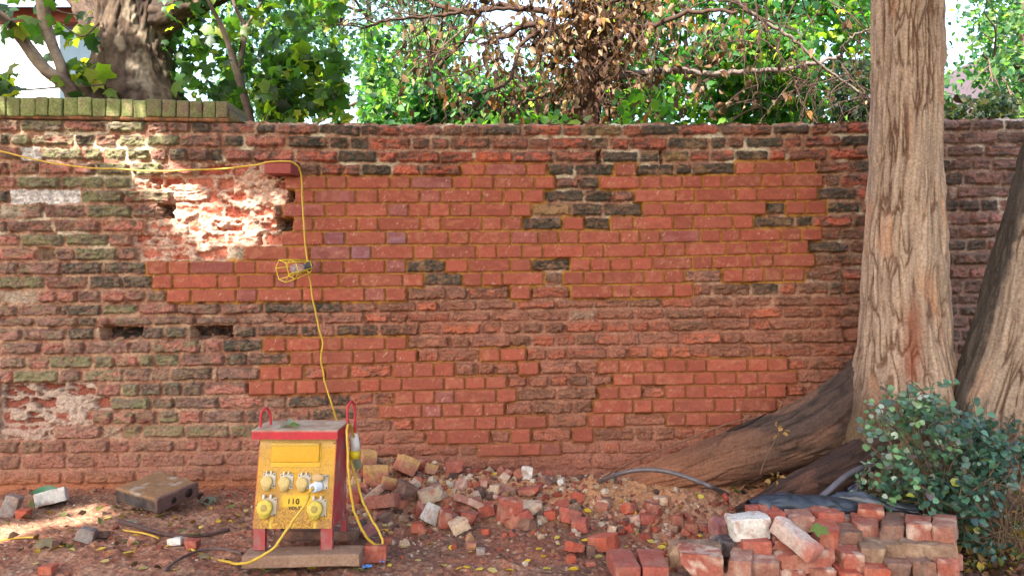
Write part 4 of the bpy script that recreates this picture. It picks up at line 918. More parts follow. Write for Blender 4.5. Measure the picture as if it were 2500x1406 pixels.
def side_b(C, th, s, V):
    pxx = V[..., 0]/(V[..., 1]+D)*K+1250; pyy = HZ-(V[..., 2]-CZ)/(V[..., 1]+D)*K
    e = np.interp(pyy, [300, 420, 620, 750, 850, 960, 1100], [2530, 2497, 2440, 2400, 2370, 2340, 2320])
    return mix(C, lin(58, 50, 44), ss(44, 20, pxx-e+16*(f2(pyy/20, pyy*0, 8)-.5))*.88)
cl = [(-300, 2800, 82), (0, 2705, 84), (200, 2650, 88), (400, 2592, 92), (600, 2540, 96), (750, 2502, 100), (850, 2476, 104), (960, 2450, 112), (1080, 2430, 126), (1150, 2420, 150)]
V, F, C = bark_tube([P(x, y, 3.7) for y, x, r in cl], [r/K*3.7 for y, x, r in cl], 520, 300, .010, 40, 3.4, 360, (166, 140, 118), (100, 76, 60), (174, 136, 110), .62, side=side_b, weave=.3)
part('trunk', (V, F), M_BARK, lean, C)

# ------------------------------------------------------------------ shrub at the right
def shrub(loc, regions, n, seed, label, dr, cols, wts):
    t = thing('shrub', loc, label, 'shrub'); rg = np.random.default_rng(seed); st, Cs, Ds, Ls = [], [], [], []; cc = []
    for _ in range(26): x0, x1, y0, y1 = regions[rg.integers(len(regions))]; cc.append((rg.uniform(x0, x1), rg.uniform(y0, y1), rg.uniform(*dr)))
    rootp = np.array(loc)
    for i in range(n):
        q = cc[rg.integers(26)]; d = q[2]+rg.normal(0, .04); e = P(q[0]+rg.normal(0, 26), q[1]+rg.normal(0, 20), d)
        ax = rg.normal(0, 1, 3); ax[1] -= .5; ax[2] -= .35; ax /= np.linalg.norm(ax); L = rg.uniform(.08, .15); b = e-ax*L*.5
        side = np.cross(ax, [0, -.5, 1]+rg.normal(0, .4, 3)); side /= np.linalg.norm(side); k = rg.integers(3, 6); pp = [b+ax*L*f+np.array([0, 0, -.03*f*f]) for f in np.linspace(0, 1, k+1)]
        st.append((np.array(pp), np.full(k+1, .0011)))
        for j in range(1, k+1):
            for s_ in (-1, 1): Cs.append(pp[j]+side*s_*.003); Ds.append(side*s_*1.6+ax*.6); Ls.append(rg.uniform(.024, .040))
        Cs.append(pp[-1]); Ds.append(ax*1.8); Ls.append(.03)
        if i % 3 == 0: m = (rootp*.6+b*.4)+rg.normal(0, .05, 3); st.append((crom([rootp+rg.normal(0, .03, 3), m, b, pp[-1]], 4), .0022))
    Cs, Ds, Ls = np.array(Cs), np.array(Ds), np.array(Ls)
    V, F, C = leaves(Cs, Ls*np.random.default_rng(seed).uniform(.6, 1.15, len(Ls)), OV, lcol(len(Cs), cols, seed, wts, var=.25), seed, 0, 1.15, (0, -1.2, .8), Ds); part('foliage', (V, F), M_SHRUB, t, C)
    part('stems', tubes(st, 5), M_TWIG, t, lin(104, 82, 62))
shrub(P(2350, 1270, 3.35), [(2115, 2300, 960, 1120), (2130, 2350, 1000, 1180), (2130, 2250, 1120, 1200), (2200, 2300, 960, 1020)], 125, 411, 'leafy shrub with small oval green leaflets in front of the large conifer trunk', (3.25, 3.6), [(96, 138, 92), (80, 122, 84), (120, 156, 104), (176, 190, 172), (92, 118, 98), (96, 84, 78)], (.28, .27, .15, .07, .16, .07))
shrub(P(2450, 1310, 3.3), [(2330, 2540, 1000, 1160), (2300, 2540, 1120, 1260), (2380, 2540, 980, 1080), (2360, 2480, 1190, 1295), (2240, 2400, 1140, 1230)], 180, 417, 'denser bluish green shrub at the right edge below the leaning trunk', (3.1, 3.5), [(66, 100, 82), (54, 86, 72), (88, 126, 98), (130, 156, 144), (60, 88, 74), (150, 150, 60)], (.3, .3, .17, .05, .17, .01))

# ------------------------------------------------------------------ behind the wall
plane = thing('plane_tree', P(325, 300, 5.7), 'massive mottled plane tree trunk rising behind the mossy end of the wall', 'tree')
def side_p(C, th, s, V):
    q = V*4.0; a = f3(q[..., 0]*1.6, q[..., 1]*1.6, q[..., 2]*1.0, 9, 3); C = mix(C, lin(150, 134, 114), ss(.54, .60, a)*.7)
    b = f3(V[..., 0]*14, V[..., 1]*14, V[..., 2]*6, 10, 3); return mix(C, lin(74, 56, 46), ss(.55, .68, b)*.7)
dp = 5.7
cl = [(420, 330, 170), (300, 326, 142), (240, 322, 126), (200, 322, 106), (120, 324, 88), (60, 328, 88), (0, 330, 98), (-120, 330, 100), (-400, 300, 80), (-1200, 280, 60)]
V, F, C = bark_tube([P(x, y, dp) for y, x, r in cl], [r/K*dp for y, x, r in cl], 420, 260, .012, 16, 7, 500, (92, 74, 60), (40, 32, 28), (112, 94, 76), .5, side=side_p, knob=.006)
part('trunk', (V, F), M_BARKFAR, plane, C)
for nm, pth, rd_ in (('limb', [(330, 60, 5.7), (390, 40, 5.65), (450, 14, 5.6), (520, -12, 5.55), (640, -60, 5.5), (900, -180, 5.4)], [.22, .15, .11, .09, .07, .04]), ('limb', [(300, 120, 5.7), (250, 70, 5.75), (215, 20, 5.8), (170, -60, 5.8), (60, -240, 5.9)], [.16, .13, .11, .10, .07])):
    V, F, C = bark_tube([P(*q) for q in pth], rd_, 120, 90, .01, 20, 7, 510, (88, 70, 58), (44, 34, 30), (110, 90, 72), .55, knob=.012); part(nm, (V, F), M_BARKFAR, plane, C)
SAP = ((182, 172, 158), (96, 80, 66))
def stems(root, L, seed, base=(96, 78, 66)):
    for i, (pth, rr) in enumerate(L):
        V, F, C = bark_tube([P(*q) for q in pth], rr, 110, 26, .002, 30, 5, seed+i, base, (84, 66, 54), (160, 140, 122), .55); part('stem', (V, F), M_BARKFAR, root, C)
GM = [(56, 94, 42), (76, 114, 46), (42, 74, 36), (112, 142, 46), (150, 160, 50)]
s1 = thing('sapling', P(180, 330, 5.2), 'forked sapling leaning left in front of the pale house', 'tree')
stems(s1, [([(192, 330, 5.2), (180, 240, 5.2), (160, 205, 5.2), (110, 170, 5.18), (60, 105, 5.15), (25, 60, 5.1), (-20, 20, 5.05), (-90, -60, 5.0)], [.052, .050, .046, .040, .036, .030, .026, .02]), ([(165, 215, 5.2), (150, 165, 5.22), (128, 110, 5.25), (108, 50, 5.25), (100, 0, 5.25), (80, -120, 5.3)], [.036, .036, .034, .036, .034, .03]), ([(112, 50, 5.25), (124, 10, 5.25), (150, -60, 5.3)], [.022, .022, .018])], 520)
C0 = np.vstack([vol(34, 0, 250, -20, 90, 5.0, 5.6, 521, .45), vol(30, 120, 250, 40, 200, 5.3, 5.6, 522, .4), vol(40, -60, 50, 170, 240, 4.9, 5.3, 523, .35), vol(26, 150, 260, 150, 235, 5.1, 5.4, 524, .3)])
V, F, C = leaves(C0, rng.uniform(.07, .14, len(C0)), MA, lcol(len(C0), GM, 5), 525, .5, 1, (0, -1, .3)); part('foliage', (V, F), M_LEAF, s1, C)
tw = []
for a in ([(-60, 222, 5.2), (60, 220, 5.2), (140, 214, 5.2)], [(140, 214, 5.2), (200, 212, 5.2), (260, 206, 5.25)], [(120, 15, 5.2), (150, 30, 5.2), (190, 38, 5.2)], [(150, 60, 5.3), (200, 90, 5.3), (240, 60, 5.3)]): tw.append((crom([P(*q) for q in a], 5), .006))
part('twigs', tubes(tw), M_TWIG, s1, lin(110, 92, 76))
s2 = thing('sapling', P(612, 340, 5.4), 'slim grey sapling with big lobed green leaves right of the plane tree', 'tree')
stems(s2, [([(618, 340, 5.4), (606, 270, 5.4), (590, 215, 5.4), (576, 165, 5.4), (560, 115, 5.4), (538, 60, 5.35), (512, 8, 5.3), (480, -80, 5.3)], [.032, .030, .028, .027, .022, .018, .015, .012]), ([(582, 185, 5.4), (590, 130, 5.42), (598, 75, 5.45), (588, 45, 5.45), (570, 5, 5.45), (555, -60, 5.5)], [.022, .021, .019, .015, .013, .011]), ([(598, 72, 5.45), (620, 35, 5.45), (645, -5, 5.45), (680, -70, 5.5)], [.013, .011, .010, .008]), ([(655, 320, 5.3), (652, 255, 5.3), (650, 190, 5.3), (625, 130, 5.3), (608, 100, 5.3)], [.007, .006, .005, .004, .003]), ([(652, 222, 5.3), (690, 180, 5.3), (740, 145, 5.3), (775, 125, 5.3)], [.005, .004, .003, .002])], 530, (104, 88, 78))
C0 = np.vstack([vol(400, 395, 840, -40, 250, 5.2, 6.2, 541, .5, 3), vol(330, 640, 840, 130, 300, 5.1, 5.8, 542, .42, 3), vol(170, 400, 620, 60, 190, 5.5, 6.3, 543, .4, 3), vol(100, 430, 700, 190, 305, 5.4, 6.2, 545, .45, 3), vol(80, 600, 860, -60, 60, 5.2, 6.0, 546, .4, 3)])
V, F, C = leaves(C0, rng.uniform(.05, .12, len(C0)), MA, lcol(len(C0), GM, 6, (.36, .27, .15, .16, .06)), 544, .5, 1, (0, -1, .3)); part('foliage', (V, F), M_LEAF, s2, C)

def bgtree(label, base, trunk, volumes, cols, size, seed, tmpl=OV, wt=None, mat=None, limbs=4):
    t = thing('background_tree', P(*base), label, 'tree', 'trees and bushes beyond the wall'); rg = np.random.default_rng(seed)
    b = P(*base); L = []
    if trunk:
        top = P(*trunk); L.append((crom([b, (b+top)/2+rg.normal(0, .06, 3), top], 6), np.linspace(.09, .04, 13)))
        for k in range(limbs): o_, _ = twigs(b+(top-b)*rg.uniform(.3, 1), [rg.normal(0, 1), rg.normal(0, .4), rg.uniform(.1, .9)], rg.uniform(.8, 1.8), .03, 2, rg, .1); L += o_
        part('trunk', tubes(L), M_TWIG, t, lin(92, 76, 62))
    def ext(v):                                            # crowns go on above the frame and down behind the wall
        y0, y1 = (-190 if v[3] < -20 else v[3]), (400 if v[4] > 290 else v[4]); return (int(v[0]*(y1-y0)/(v[4]-v[3])), v[1], v[2], y0, y1)+tuple(v[5:7])
    Cs = np.vstack([vol(*ext(v), seed+i*3, *v[7:]) for i, v in enumerate(volumes)])
    q = f3(Cs[:, 0]*1.6, Cs[:, 1]*1.6, Cs[:, 2]*1.6, seed+90, 2); c = lcol(len(Cs), cols, seed+1, wt)
    c = mix(c, c[:, [0, 1, 2]]*np.array([.62, .80, 1.05]), ss(.56, .40, q))
    V, F, C = leaves(Cs, rg.uniform(size*.7, size*1.3, len(Cs)), tmpl, c, seed+2, .35, 1, (0, -.6, .2)); part('crown', (V, F), mat or M_FAR, t, C)
GB = [(72, 122, 56), (52, 98, 52), (104, 146, 60), (150, 176, 100), (42, 80, 48)]
BL = [(66, 106, 84), (50, 88, 72), (84, 124, 96), (120, 148, 120)]
bgtree('tall bluish green small leaved tree far behind, left of the dead tree', (930, 420, 13), (900, 0, 13), [(8200, 520, 1130, -60, 310, 12, 15, .47, .9, lambda x, y: 1-.85*np.exp(-((x-862)/34)**2-((y-240)/70)**2)-.8*np.exp(-((x-850)/40)**2-((y-20)/50)**2))], BL, .085, 600)
bgtree('bright green leafy tree behind the middle left of the wall', (1080, 420, 9), (1060, 40, 9), [(3300, 880, 1400, 60, 310, 8.2, 10, .47, 1.6, lambda x, y: 1-.85*np.exp(-((x-1165)/60)**2-((y-130)/70)**2)), (1200, 880, 1330, 180, 305, 7.4, 8.4, .47, 1.8)], GB, .075, 620, wt=(.3, .2, .25, .15, .1))
bgtree('dense green tree filling the gap between the dead tree and the conifer trunk', (1800, 420, 9), (1780, -60, 9), [(6400, 1470, 2150, -60, 310, 8.2, 11, .38, 1.4), (1200, 1560, 2000, 60, 300, 7.6, 8.4, .5, 1.8)], [(72, 122, 54), (54, 104, 52), (108, 150, 52), (168, 186, 62), (46, 88, 50)], .095, 640, tmpl=MA, wt=(.32, .27, .17, .1, .14))
bgtree('feathery tree right of the conifer trunk against white sky', (2480, 420, 11), (2500, 0, 11), [(3600, 2290, 2640, -60, 300, 10, 12.5, .44, 1.2, lambda x, y: ss(2300, 2420, x+.35*y)*(1-.9*np.exp(-((x-2345)/48)**2-((y-90)/95)**2)))], [(70, 112, 70), (54, 92, 64), (96, 134, 76), (140, 166, 104)], .085, 660)
bgtree('dark yew like bush behind the wall at the right', (2360, 420, 7), None, [(1500, 2270, 2480, 185, 310, 6.6, 7.6, .42, 2, lambda x, y: ss(0, 40, y-190-60*f2(x/45, x*0, 4))), (1500, 2030, 2200, 150, 310, 6.6, 7.6, .40, 2)], [(44, 62, 38), (62, 72, 46), (90, 86, 56), (34, 54, 36)], .05, 680)
bgtree('low dark green bush behind the wall left of the dead trunk', (1250, 420, 7.6), None, [(1500, 1010, 1400, 215, 310, 7.6, 8.4, .42, 2)], [(48, 86, 54), (60, 104, 58), (40, 74, 48)], .08, 690)
bgtree('bright sprigs of fresh leaves poking over the wall right of the dead trunk', (1540, 400, 5.6), None, [(80, 1500, 1640, 215, 300, 5.3, 6.0, .45, 3), (50, 1180, 1400, 275, 308, 5.4, 6.0, .42, 3)], [(92, 146, 44), (116, 164, 52), (66, 118, 42)], .07, 700, mat=M_LEAF)
# the dead tree smothered in dry leaves
def dead_tree():
    t = thing('dead_tree', P(1435, 400, 6.0), 'dead brown tree with withered leaves hanging from its branches behind the wall', 'tree'); rg = np.random.default_rng(5)
    V, F, C = bark_tube([P(1420, 400, 6), P(1428, 290, 6), P(1440, 210, 6), P(1450, 130, 6), P(1430, 60, 6.05), P(1450, -60, 6.1), P(1440, -300, 6.2)], [.13, .11, .095, .09, .07, .06, .04], 200, 80, .016, 24, 7, 800, (92, 64, 50), (38, 28, 24), (124, 82, 60), .5, knob=.03)
    part('trunk', (V, F), M_BARKFAR, t, C)
    limbs = [([(1440, 150), (1360, 70), (1290, 62), (1240, 86), (1175, 110)], .036), ([(1330, 66), (1270, 110), (1262, 140), (1240, 200), (1180, 230)], .018), ([(1400, 40), (1240, 16), (1130, 30), (1040, 0), (960, -20)], .026), ([(1300, 20), (1160, 26), (1060, 40), (960, 50), (880, 70)], .016),
             ([(1440, 200), (1380, 210), (1320, 236), (1260, 252), (1190, 250)], .016), ([(1450, 130), (1520, 80), (1600, 60), (1690, 30), (1800, 30)], .026), ([(1460, 190), (1560, 180), (1640, 172), (1720, 180), (1800, 176), (1900, 172), (1990, 156), (2050, 140)], .030),
             ([(2048, 142), (2060, 110), (2100, 80), (2160, 60)], .012), ([(1770, -20), (1830, 30), (1880, 62), (1940, 100), (2000, 156), (2060, 200), (2130, 245)], .018), ([(2050, 142), (2075, 190), (2110, 225), (2125, 260)], .009), ([(2005, 160), (1990, 200), (1960, 225)], .007),
             ([(1860, 60), (1850, 110), (1845, 200), (1870, 300)], .006), ([(1440, 230), (1500, 240), (1560, 280)], .012), ([(1440, 60), (1490, 10), (1560, -30), (1640, -60)], .024), ([(1930, 175), (1940, 200), (1955, 228)], .006), ([(1250, 60), (1190, 90), (1110, 110), (1020, 150)], .010), ([(1230, 140), (1150, 170), (1080, 200)], .008)]
    tips = []; tl = []
    for i, (pth, r) in enumerate(limbs):
        d0 = 6.0; pts = crom([P(x, y, d0-.12*k*(1 if i % 2 else -.6)+rg.normal(0, .02)) for k, (x, y) in enumerate(pth)], 8); pts[1:-1] += rg.normal(0, .006, pts[1:-1].shape)
        part('branch', tube(pts, np.linspace(r, r*.45, len(pts)), 9), M_BARKFAR, t, lin(*((116, 102, 92) if i in (6, 7, 8) else (72, 52, 42))))
        for k in range(int(len(pts)*.34)):
            j = rg.integers(4, len(pts)); o_, tp = twigs(pts[j], [rg.normal(0, .8), rg.normal(0, .5), rg.normal(-.35, .5)], rg.uniform(.18, .5), .0055, 1, rg, .35, spread=.6, kids=3); tl += o_; tips += tp
    for k in range(70): o_, tp = twigs(P(rg.normal(1450, 60), rg.uniform(0, 250), rg.uniform(5.8, 6.2)), [rg.normal(0, 1), rg.normal(0, .6), rg.normal(-.2, .6)], rg.uniform(.15, .45), .006, 1, rg, .4, kids=3); tl += o_; tips += tp
    for k in range(30): o_, tp = twigs(P(rg.uniform(900, 2100), rg.uniform(-80, 20), rg.uniform(5.4, 6.4)), [rg.normal(0, .7), rg.normal(0, .4), -.8], rg.uniform(.3, .7), .006, 1, rg, .4, kids=3); tl += o_; tips += tp
    part('twigs', tubes(tl, 4), M_TWIG, t, lin(78, 58, 48))
    tips = np.array(tips); px = tips[:, 0]/(tips[:, 1]+D)*K+1250; w = .06+.55*np.exp(-((px-1430)/250)**2)+.10*np.exp(-((px-1700)/160)**2)
    C0 = tips[rg.random(len(tips)) < w]; n1 = len(C0)
    X = np.vstack([C0, vol(1250, 1260, 1640, -60, 290, 5.7, 6.3, 811, .45, 3, lambda x, y: np.exp(-((x-1445)/(74+.42*np.clip(170-y, 0, 200)))**2)), vol(160, 900, 1300, -30, 280, 5.4, 6.5, 813, .5, 3), vol(50, 1560, 1900, -30, 300, 5.4, 6.4, 815, .45, 3)])
    V, F, C = leaves(X, rg.uniform(.03, .085, len(X)), CU, lcol(len(X), [(110, 82, 60), (146, 120, 96), (80, 58, 44), (170, 148, 122), (138, 90, 50), (60, 46, 38)], 812, (.3, .18, .2, .12, .07, .13)), 814, .9, .9); part('withered_leaves', (V, F), M_DRY, t, C)
    tag(part('fern_leaf', leaves(np.array([P(1420, 300, 5.0), P(1430, 300, 5.0)]), .10, OV, lcol(2, [(130, 150, 90)], 3), 9, -1, .7)[:2], M_LEAF, t, lin(132, 150, 96)))
dead_tree()
# ------------------------------------------------------------------ houses beyond
def quadbox(c, h, R=None): return rbox(c, h, .001, (1, 1, 1), R)
def boxvf(x0, x1, y0, y1, z0, z1):
    V = np.array([(x, y, z) for x in (x0, x1) for y in (y0, y1) for z in (z0, z1)], float)
    return V, [(0, 1, 3, 2), (4, 6, 7, 5), (0, 4, 5, 1), (2, 3, 7, 6), (0, 2, 6, 4), (1, 5, 7, 3)]
def houses():
    M_WALLP = mat_col('render_wall', .9, .15, 30, .06, 4)
    h = thing('house', P(100, 400, 13), 'pale rendered house with brown boarding and a blue grey window at the upper left', 'house')
    d = 13.; px = lambda a, dd=d: (a-1250)/K*dd; pz = lambda b, dd=d: CZ-(b-HZ)/K*dd; y = d-D
    part('wall', boxvf(px(-400), px(146), y, y+3, .3, pz(58)), M_WALLP, h, lin(214, 222, 228), False)
    part('gable_boarding', boxvf(px(-420), px(215), y-.12, y+.1, pz(60), pz(26)), M_WALLP, h, lin(128, 70, 56), False)
    part('gutter', boxvf(px(-430), px(226), y-.3, y-.1, pz(28), pz(14)), M_WALLP, h, lin(52, 44, 60), False)
    V = np.array([P(-430, 18, d-.4), P(230, 18, d-.4), P(190, -260, d+4), P(-430, -260, d+4)]); part('roof', np_slab(V, .1), M_WALLP, h, lin(130, 140, 158), False)
    # the wing with its window recedes to the right
    A, B = P(146, 120, 13.1), P(250, 120, 15.5); u = (B-A); u[2] = 0; Lw = np.linalg.norm(u); u /= Lw; n = np.array([u[1], -u[0], 0]); 
    def wq(a0, a1, z0, z1, t0, t1): return np.array([A*[1, 1, 0]+u*a+n*t+np.array([0, 0, z]) for a in (a0, a1) for t in (t0, t1) for z in (z0, z1)]), [(0, 1, 3, 2), (4, 6, 7, 5), (0, 4, 5, 1), (2, 3, 7, 6), (0, 2, 6, 4), (1, 5, 7, 3)]
    zt, z1, z0 = CZ-(62-HZ)/K*14, CZ-(104-HZ)/K*13.6, CZ-(196-HZ)/K*13.8
    part('wing_wall', wq(0, Lw*1.5, .3, z0-.04, -.2, 0), M_WALLP, h, lin(150, 170, 196), False)
    part('wing_boarding', wq(0, Lw*1.5, z1+.03, zt+.2, -.2, .05), M_WALLP, h, lin(96, 58, 50), False)
    wf = part('window', wq(0, Lw*1.2, z0-.04, z1+.03, -.1, -.06), M_WALLP, h, lin(110, 122, 150), False)
    for k, (a0, a1) in enumerate(((.10, .30), (.42, .62), (.80, 1.0))):
        part('pane', wq(Lw*a0, Lw*a1, z0+.1, z1-.05, -.06, -.05), M_PANE, wf, None, False)
    for a in (.02, .36, .70, 1.06): part('mullion', wq(Lw*a, Lw*a+.07, z0, z1, -.07, .0), M_WALLP, wf, lin(196, 206, 222), False)
    h2 = thing('house', P(2480, 400, 14), 'brick house with a white framed window glimpsed at the far right edge', 'house'); d = 14.; y = d-D
    part('wall', boxvf(px(2438, d), px(2900, d), y, y+3, .3, pz(120, d)), M_WALLP, h2, lin(120, 104, 112), False)
    f = part('window', boxvf(px(2450, d), px(2478, d), y-.06, y+.02, pz(266, d), pz(196, d)), M_WALLP, h2, lin(226, 230, 236), False)
    part('pane', boxvf(px(2455, d), px(2473, d), y-.075, y-.05, pz(258, d), pz(204, d)), M_PANE, f, None, False)
    V = np.array([P(2425, 128, d-.3), P(2950, 128, d-.3), P(2950, -60, d+4), P(2500, -60, d+4)]); part('roof', np_slab(V, .1), M_WALLP, h2, lin(104, 100, 112), False)
def np_slab(V, t):
    W = V+np.array([0, 0, t]); return np.vstack([V, W]), [(0, 3, 2, 1), (4, 5, 6, 7), (0, 1, 5, 4), (1, 2, 6, 5), (2, 3, 7, 6), (3, 0, 4, 7)]
M_PANE = bpy.data.materials.new('window_pane'); M_PANE.use_nodes = True
_b = M_PANE.node_tree.nodes['Principled BSDF']; _b.inputs['Base Color'].default_value = (.25, .3, .36, 1); _b.inputs['Roughness'].default_value = .08; _b.inputs['Specular IOR Level'].default_value = .9
houses()

# ------------------------------------------------------------------ hose, stick, plastic sheet, leaves
def tubething(name, pts, r, mat, col, label, cat, m=8, n=10, group=None):
    V, F = tube(crom(pts, m), r, n); return solo(name, (V, F), mat, V.mean(0), label, cat, group, col)
rad_ = lambda a, m: np.full(m, a)
tubething('hose', [gp(1462, 1178, .004), P(1500, 1160, 3.92), P(1550, 1148, 3.86), P(1600, 1147, 3.82), P(1650, 1156, 3.78), P(1700, 1173, 3.74), P(1740, 1190, 3.70), gp(1775, 1207, .0)], .011, M_BLACK, lin(96, 84, 84), 'grey black hose arching out of the sand over the root tip', 'hose')
tubething('hose', [P(1985, 1228, 3.36), P(2020, 1200, 3.42), P(2060, 1166, 3.46), P(2105, 1142, 3.5), P(2165, 1136, 3.52), P(2220, 1140, 3.5)], .0135, M_BLACK, lin(92, 86, 92), 'black pipe bending from under the shrub to the plastic sheet', 'hose')
tubething('cord', [P(1470, 1166, 4.05), P(1540, 1128, 3.985), P(1620, 1096, 3.965), P(1700, 1064, 3.955), P(1760, 1040, 3.96), P(1830, 1020, 3.98)], .0045, M_TWIG, lin(120, 82, 64), 'thin dusty cord lying along the top of the big root', 'cord')
tubething('stick', [gp(292, 1278, .01), gp(330, 1290, .014), gp(380, 1306, .014), gp(430, 1314, .012), gp(500, 1312, .012), gp(560, 1298, .01)], np.linspace(.011, .007, 41), M_BARKFAR, lin(92, 68, 62), 'curved dark stick lying in the dirt left of the transformer', 'stick')
tubething('stick', [gp(402, 1398, .01), gp(440, 1370, .012), gp(490, 1350, .012), gp(540, 1346, .012), gp(590, 1356, .01)], .006, M_BARKFAR, lin(104, 84, 78), 'thin grey twig crossing the yellow lead on the ground', 'stick')
tubething('twig', [P(1855, 1160, 3.72), P(1868, 1120, 3.72), P(1888, 1082, 3.72), P(1897, 1060, 3.72)], .0022, M_TWIG, lin(110, 88, 70), 'thin upright dead stem in front of the big root', 'twig')
def dryclump(px, py, d, label):
    c = P(px, py, d); X = c+np.random.default_rng(int(px)).normal(0, .012, (7, 3)); V, F, C = leaves(X, .028, CU, lcol(7, [(200, 166, 110), (180, 140, 90)], 4), int(px), 0, 1.1, (0, -1, 0)); solo('dead_leaf_cluster', (V, F), M_DRY, c, label, 'leaf', None, C)
dryclump(1897, 1056, 3.72, 'curled pale leaves at the top of the upright dead stem'); dryclump(1893, 1170, 3.70, 'curled pale leaves on the lower dark root')
def plastic():
    t = thing('plastic_sheet', P(2030, 1260, 3.4), 'crumpled roll of black plastic sheet lying behind the top of the brick stack', 'plastic sheet')
    def roll(path, rads, seed, na=60, ns=150):
        V, F, C = bark_tube(path, rads, ns, na, .0045, 18, 6, seed, (54, 58, 68), (36, 38, 46), (88, 94, 108), .55); V = V.reshape(ns, na, 3)
        q = f2(V[..., 0]*22+V[..., 2]*30, V[..., 1]*30, seed+3, 3)-.5; V[..., 2] += q*.012; return V.reshape(-1, 3), F, C
    for nm, path, rads, sd in (('roll', [P(1832, 1244, 3.30), P(1880, 1232, 3.32), P(1950, 1236, 3.34), P(2040, 1242, 3.36), P(2130, 1250, 3.36), P(2240, 1256, 3.34)], [.042, .048, .052, .046, .036, .030], 900),
                               ('fold', [P(1990, 1238, 3.42), P(2060, 1216, 3.40), P(2140, 1228, 3.36), P(2240, 1246, 3.32)], [.016, .030, .030, .024], 910),
                               ('fold', [P(1856, 1230, 3.26), P(1872, 1236, 3.24), P(1884, 1252, 3.22)], [.018, .022, .014], 920)):
        V, F, C = roll(path, rads, sd); part(nm, (V, F), M_BLACK, t, C)
    n = 26; u, v = np.meshgrid(np.linspace(0, 1, n), np.linspace(0, 1, n)); A, B, Cc = P(2010, 1225, 3.5), P(2090, 1178, 3.56), P(2125, 1228, 3.46)
    V = A+(B-A)*v[..., None]+(Cc-A)*(u*(1-v*.9))[..., None]; V = V+np.stack([u*0, (f2(u*6, v*6, 3)-.5)*.06, (f2(u*7, v*5, 4)-.5)*.03], -1); V[..., 2] -= 0
    V = V.reshape(-1, 3); part('loose_flap', (np.vstack([V, V+[0, .002, .001]]), np.vstack([grid_faces(n, n), grid_faces(n, n)[:, ::-1]+n*n])), M_BLACK, t, lin(74, 78, 92))
plastic()
V, F = tube([P(1768, 1206, 3.66), P(1776, 1222, 3.64)], [.012, .010], 9); solo('hose_end', (V, F), M_RUB, P(1772, 1214, 3.65), 'rust red end piece at the lower end of the arching hose', 'pipe fitting', None, lin(160, 70, 56))

# a leaf as a small thing of its own
def leafmesh(tmpl, L, col, seed, curl=.25):
    T, F = tmpl; V = T.copy(); V[:, 2] = V[:, 2]*1.0+curl*(V[:, 0]-.5)**2+np.random.default_rng(seed).normal(0, .03, len(V)); V[:, 0] -= .5; V = V*L
    rg = np.random.default_rng(seed+1); C = np.array([lin(*col)]*len(V))*(1+rg.normal(0, .08, (len(V), 1))); return mesh_np('leaf', V, np.array(F), M_DRY, C, True)
YL = [leafmesh(OV, .040, c, i, .35) for i, c in enumerate([(236, 200, 60), (226, 184, 50), (214, 196, 110), (230, 206, 90), (206, 186, 120)])]
for m in YL:                                             # slimmer leaflets
    a = np.empty(len(m.vertices)*3); m.vertices.foreach_get('co', a); a = a.reshape(-1, 3); a[:, 1] *= .8; m.vertices.foreach_set('co', a.ravel().astype(np.float32))
SLOPE = lambda x, y: (float((G(x+.03, y)-G(x-.03, y))/.06), float((G(x, y+.03)-G(x, y-.03))/.06))
def drop(me, px, py, label, group, name='fallen_leaf', s=1., lift=.006, tilt=.25):
    g, d = ground_at(px, py); o = link(name, me, None, (g[0], g[1], g[2]+lift)); sx, sy = SLOPE(g[0], g[1])
    o.rotation_euler = (math.atan(sy)+rl.uniform(-tilt, tilt), -math.atan(sx)+rl.uniform(-tilt, tilt), rl.uniform(0, 6.28)); o.scale = (s, s, s); return tag(o, label, 'leaf', group)
rl = random.Random(8)
YP = [(120,1252),(172,1297),(262,1268),(348,1246),(322,1252),(356,1333),(410,1336),(468,1343),(312,1353),(256,1374),(268,1352),(150,1338),(176,1345),(248,1344),(86,1380),(534,1276),(560,1275),(524,1205),(582,1262),(940,1286),(939,1298),(952,1304),(944,1374),(952,1384),(1002,1286),(1083,1180),(1099,1231),(1105,1228),(1206,1161),(1274,1229),(1316,1344),(1327,1361),(1358,1333),(1360,1316),(1361,1315),(1428,1323),(1424,1348),(1460,1363),(1335,1392),(1202,1397),(1139,1389),(1120,1392),(1084,1384),(1157,1341),(1150,1352),(1103,1340),(1243,1396),(1362,1275),(1326,1270),(1437,1258),(1435,1250),(1549,1256),(1551,1301),(1552,1302),(1612,1360),(1634,1360),(1622,1332),(1637,1342),(1616,1339),(1475,1237),(1518,1228),(1503,1294),(1502,1363),(1528,1338),(1590,1283),(1600,1245),(1660,1240),(1702,1210),(1712,1216),(1786,1244),(1706,1313),(1660,1268),(1590,1326),(1170,1394),(1021,1372),(1285,1376),(1400,1394),(1480,1378),(1540,1372),(880,1395),(760,1392),(700,1398),(640,1396),(430,1395),(350,1392),(330,1310),(215,1310),(120,1315),(490,1290),(600,1250),(1640,1180),(1590,1165),(1240,1210),(1050,1330),(985,1340),(1330,1300)]
for i, (x, y) in enumerate(YP): drop(YL[i % 5], x, min(y, 1402), 'small yellow leaflet fallen on the dirt', 'yellow leaflets fallen on the ground', s=rl.uniform(.7, 1.15))
OT = [leafmesh(MA, .085, c, 20+i, .5) for i, c in enumerate([(130, 140, 118), (150, 134, 104), (132, 104, 78), (112, 132, 70)])]
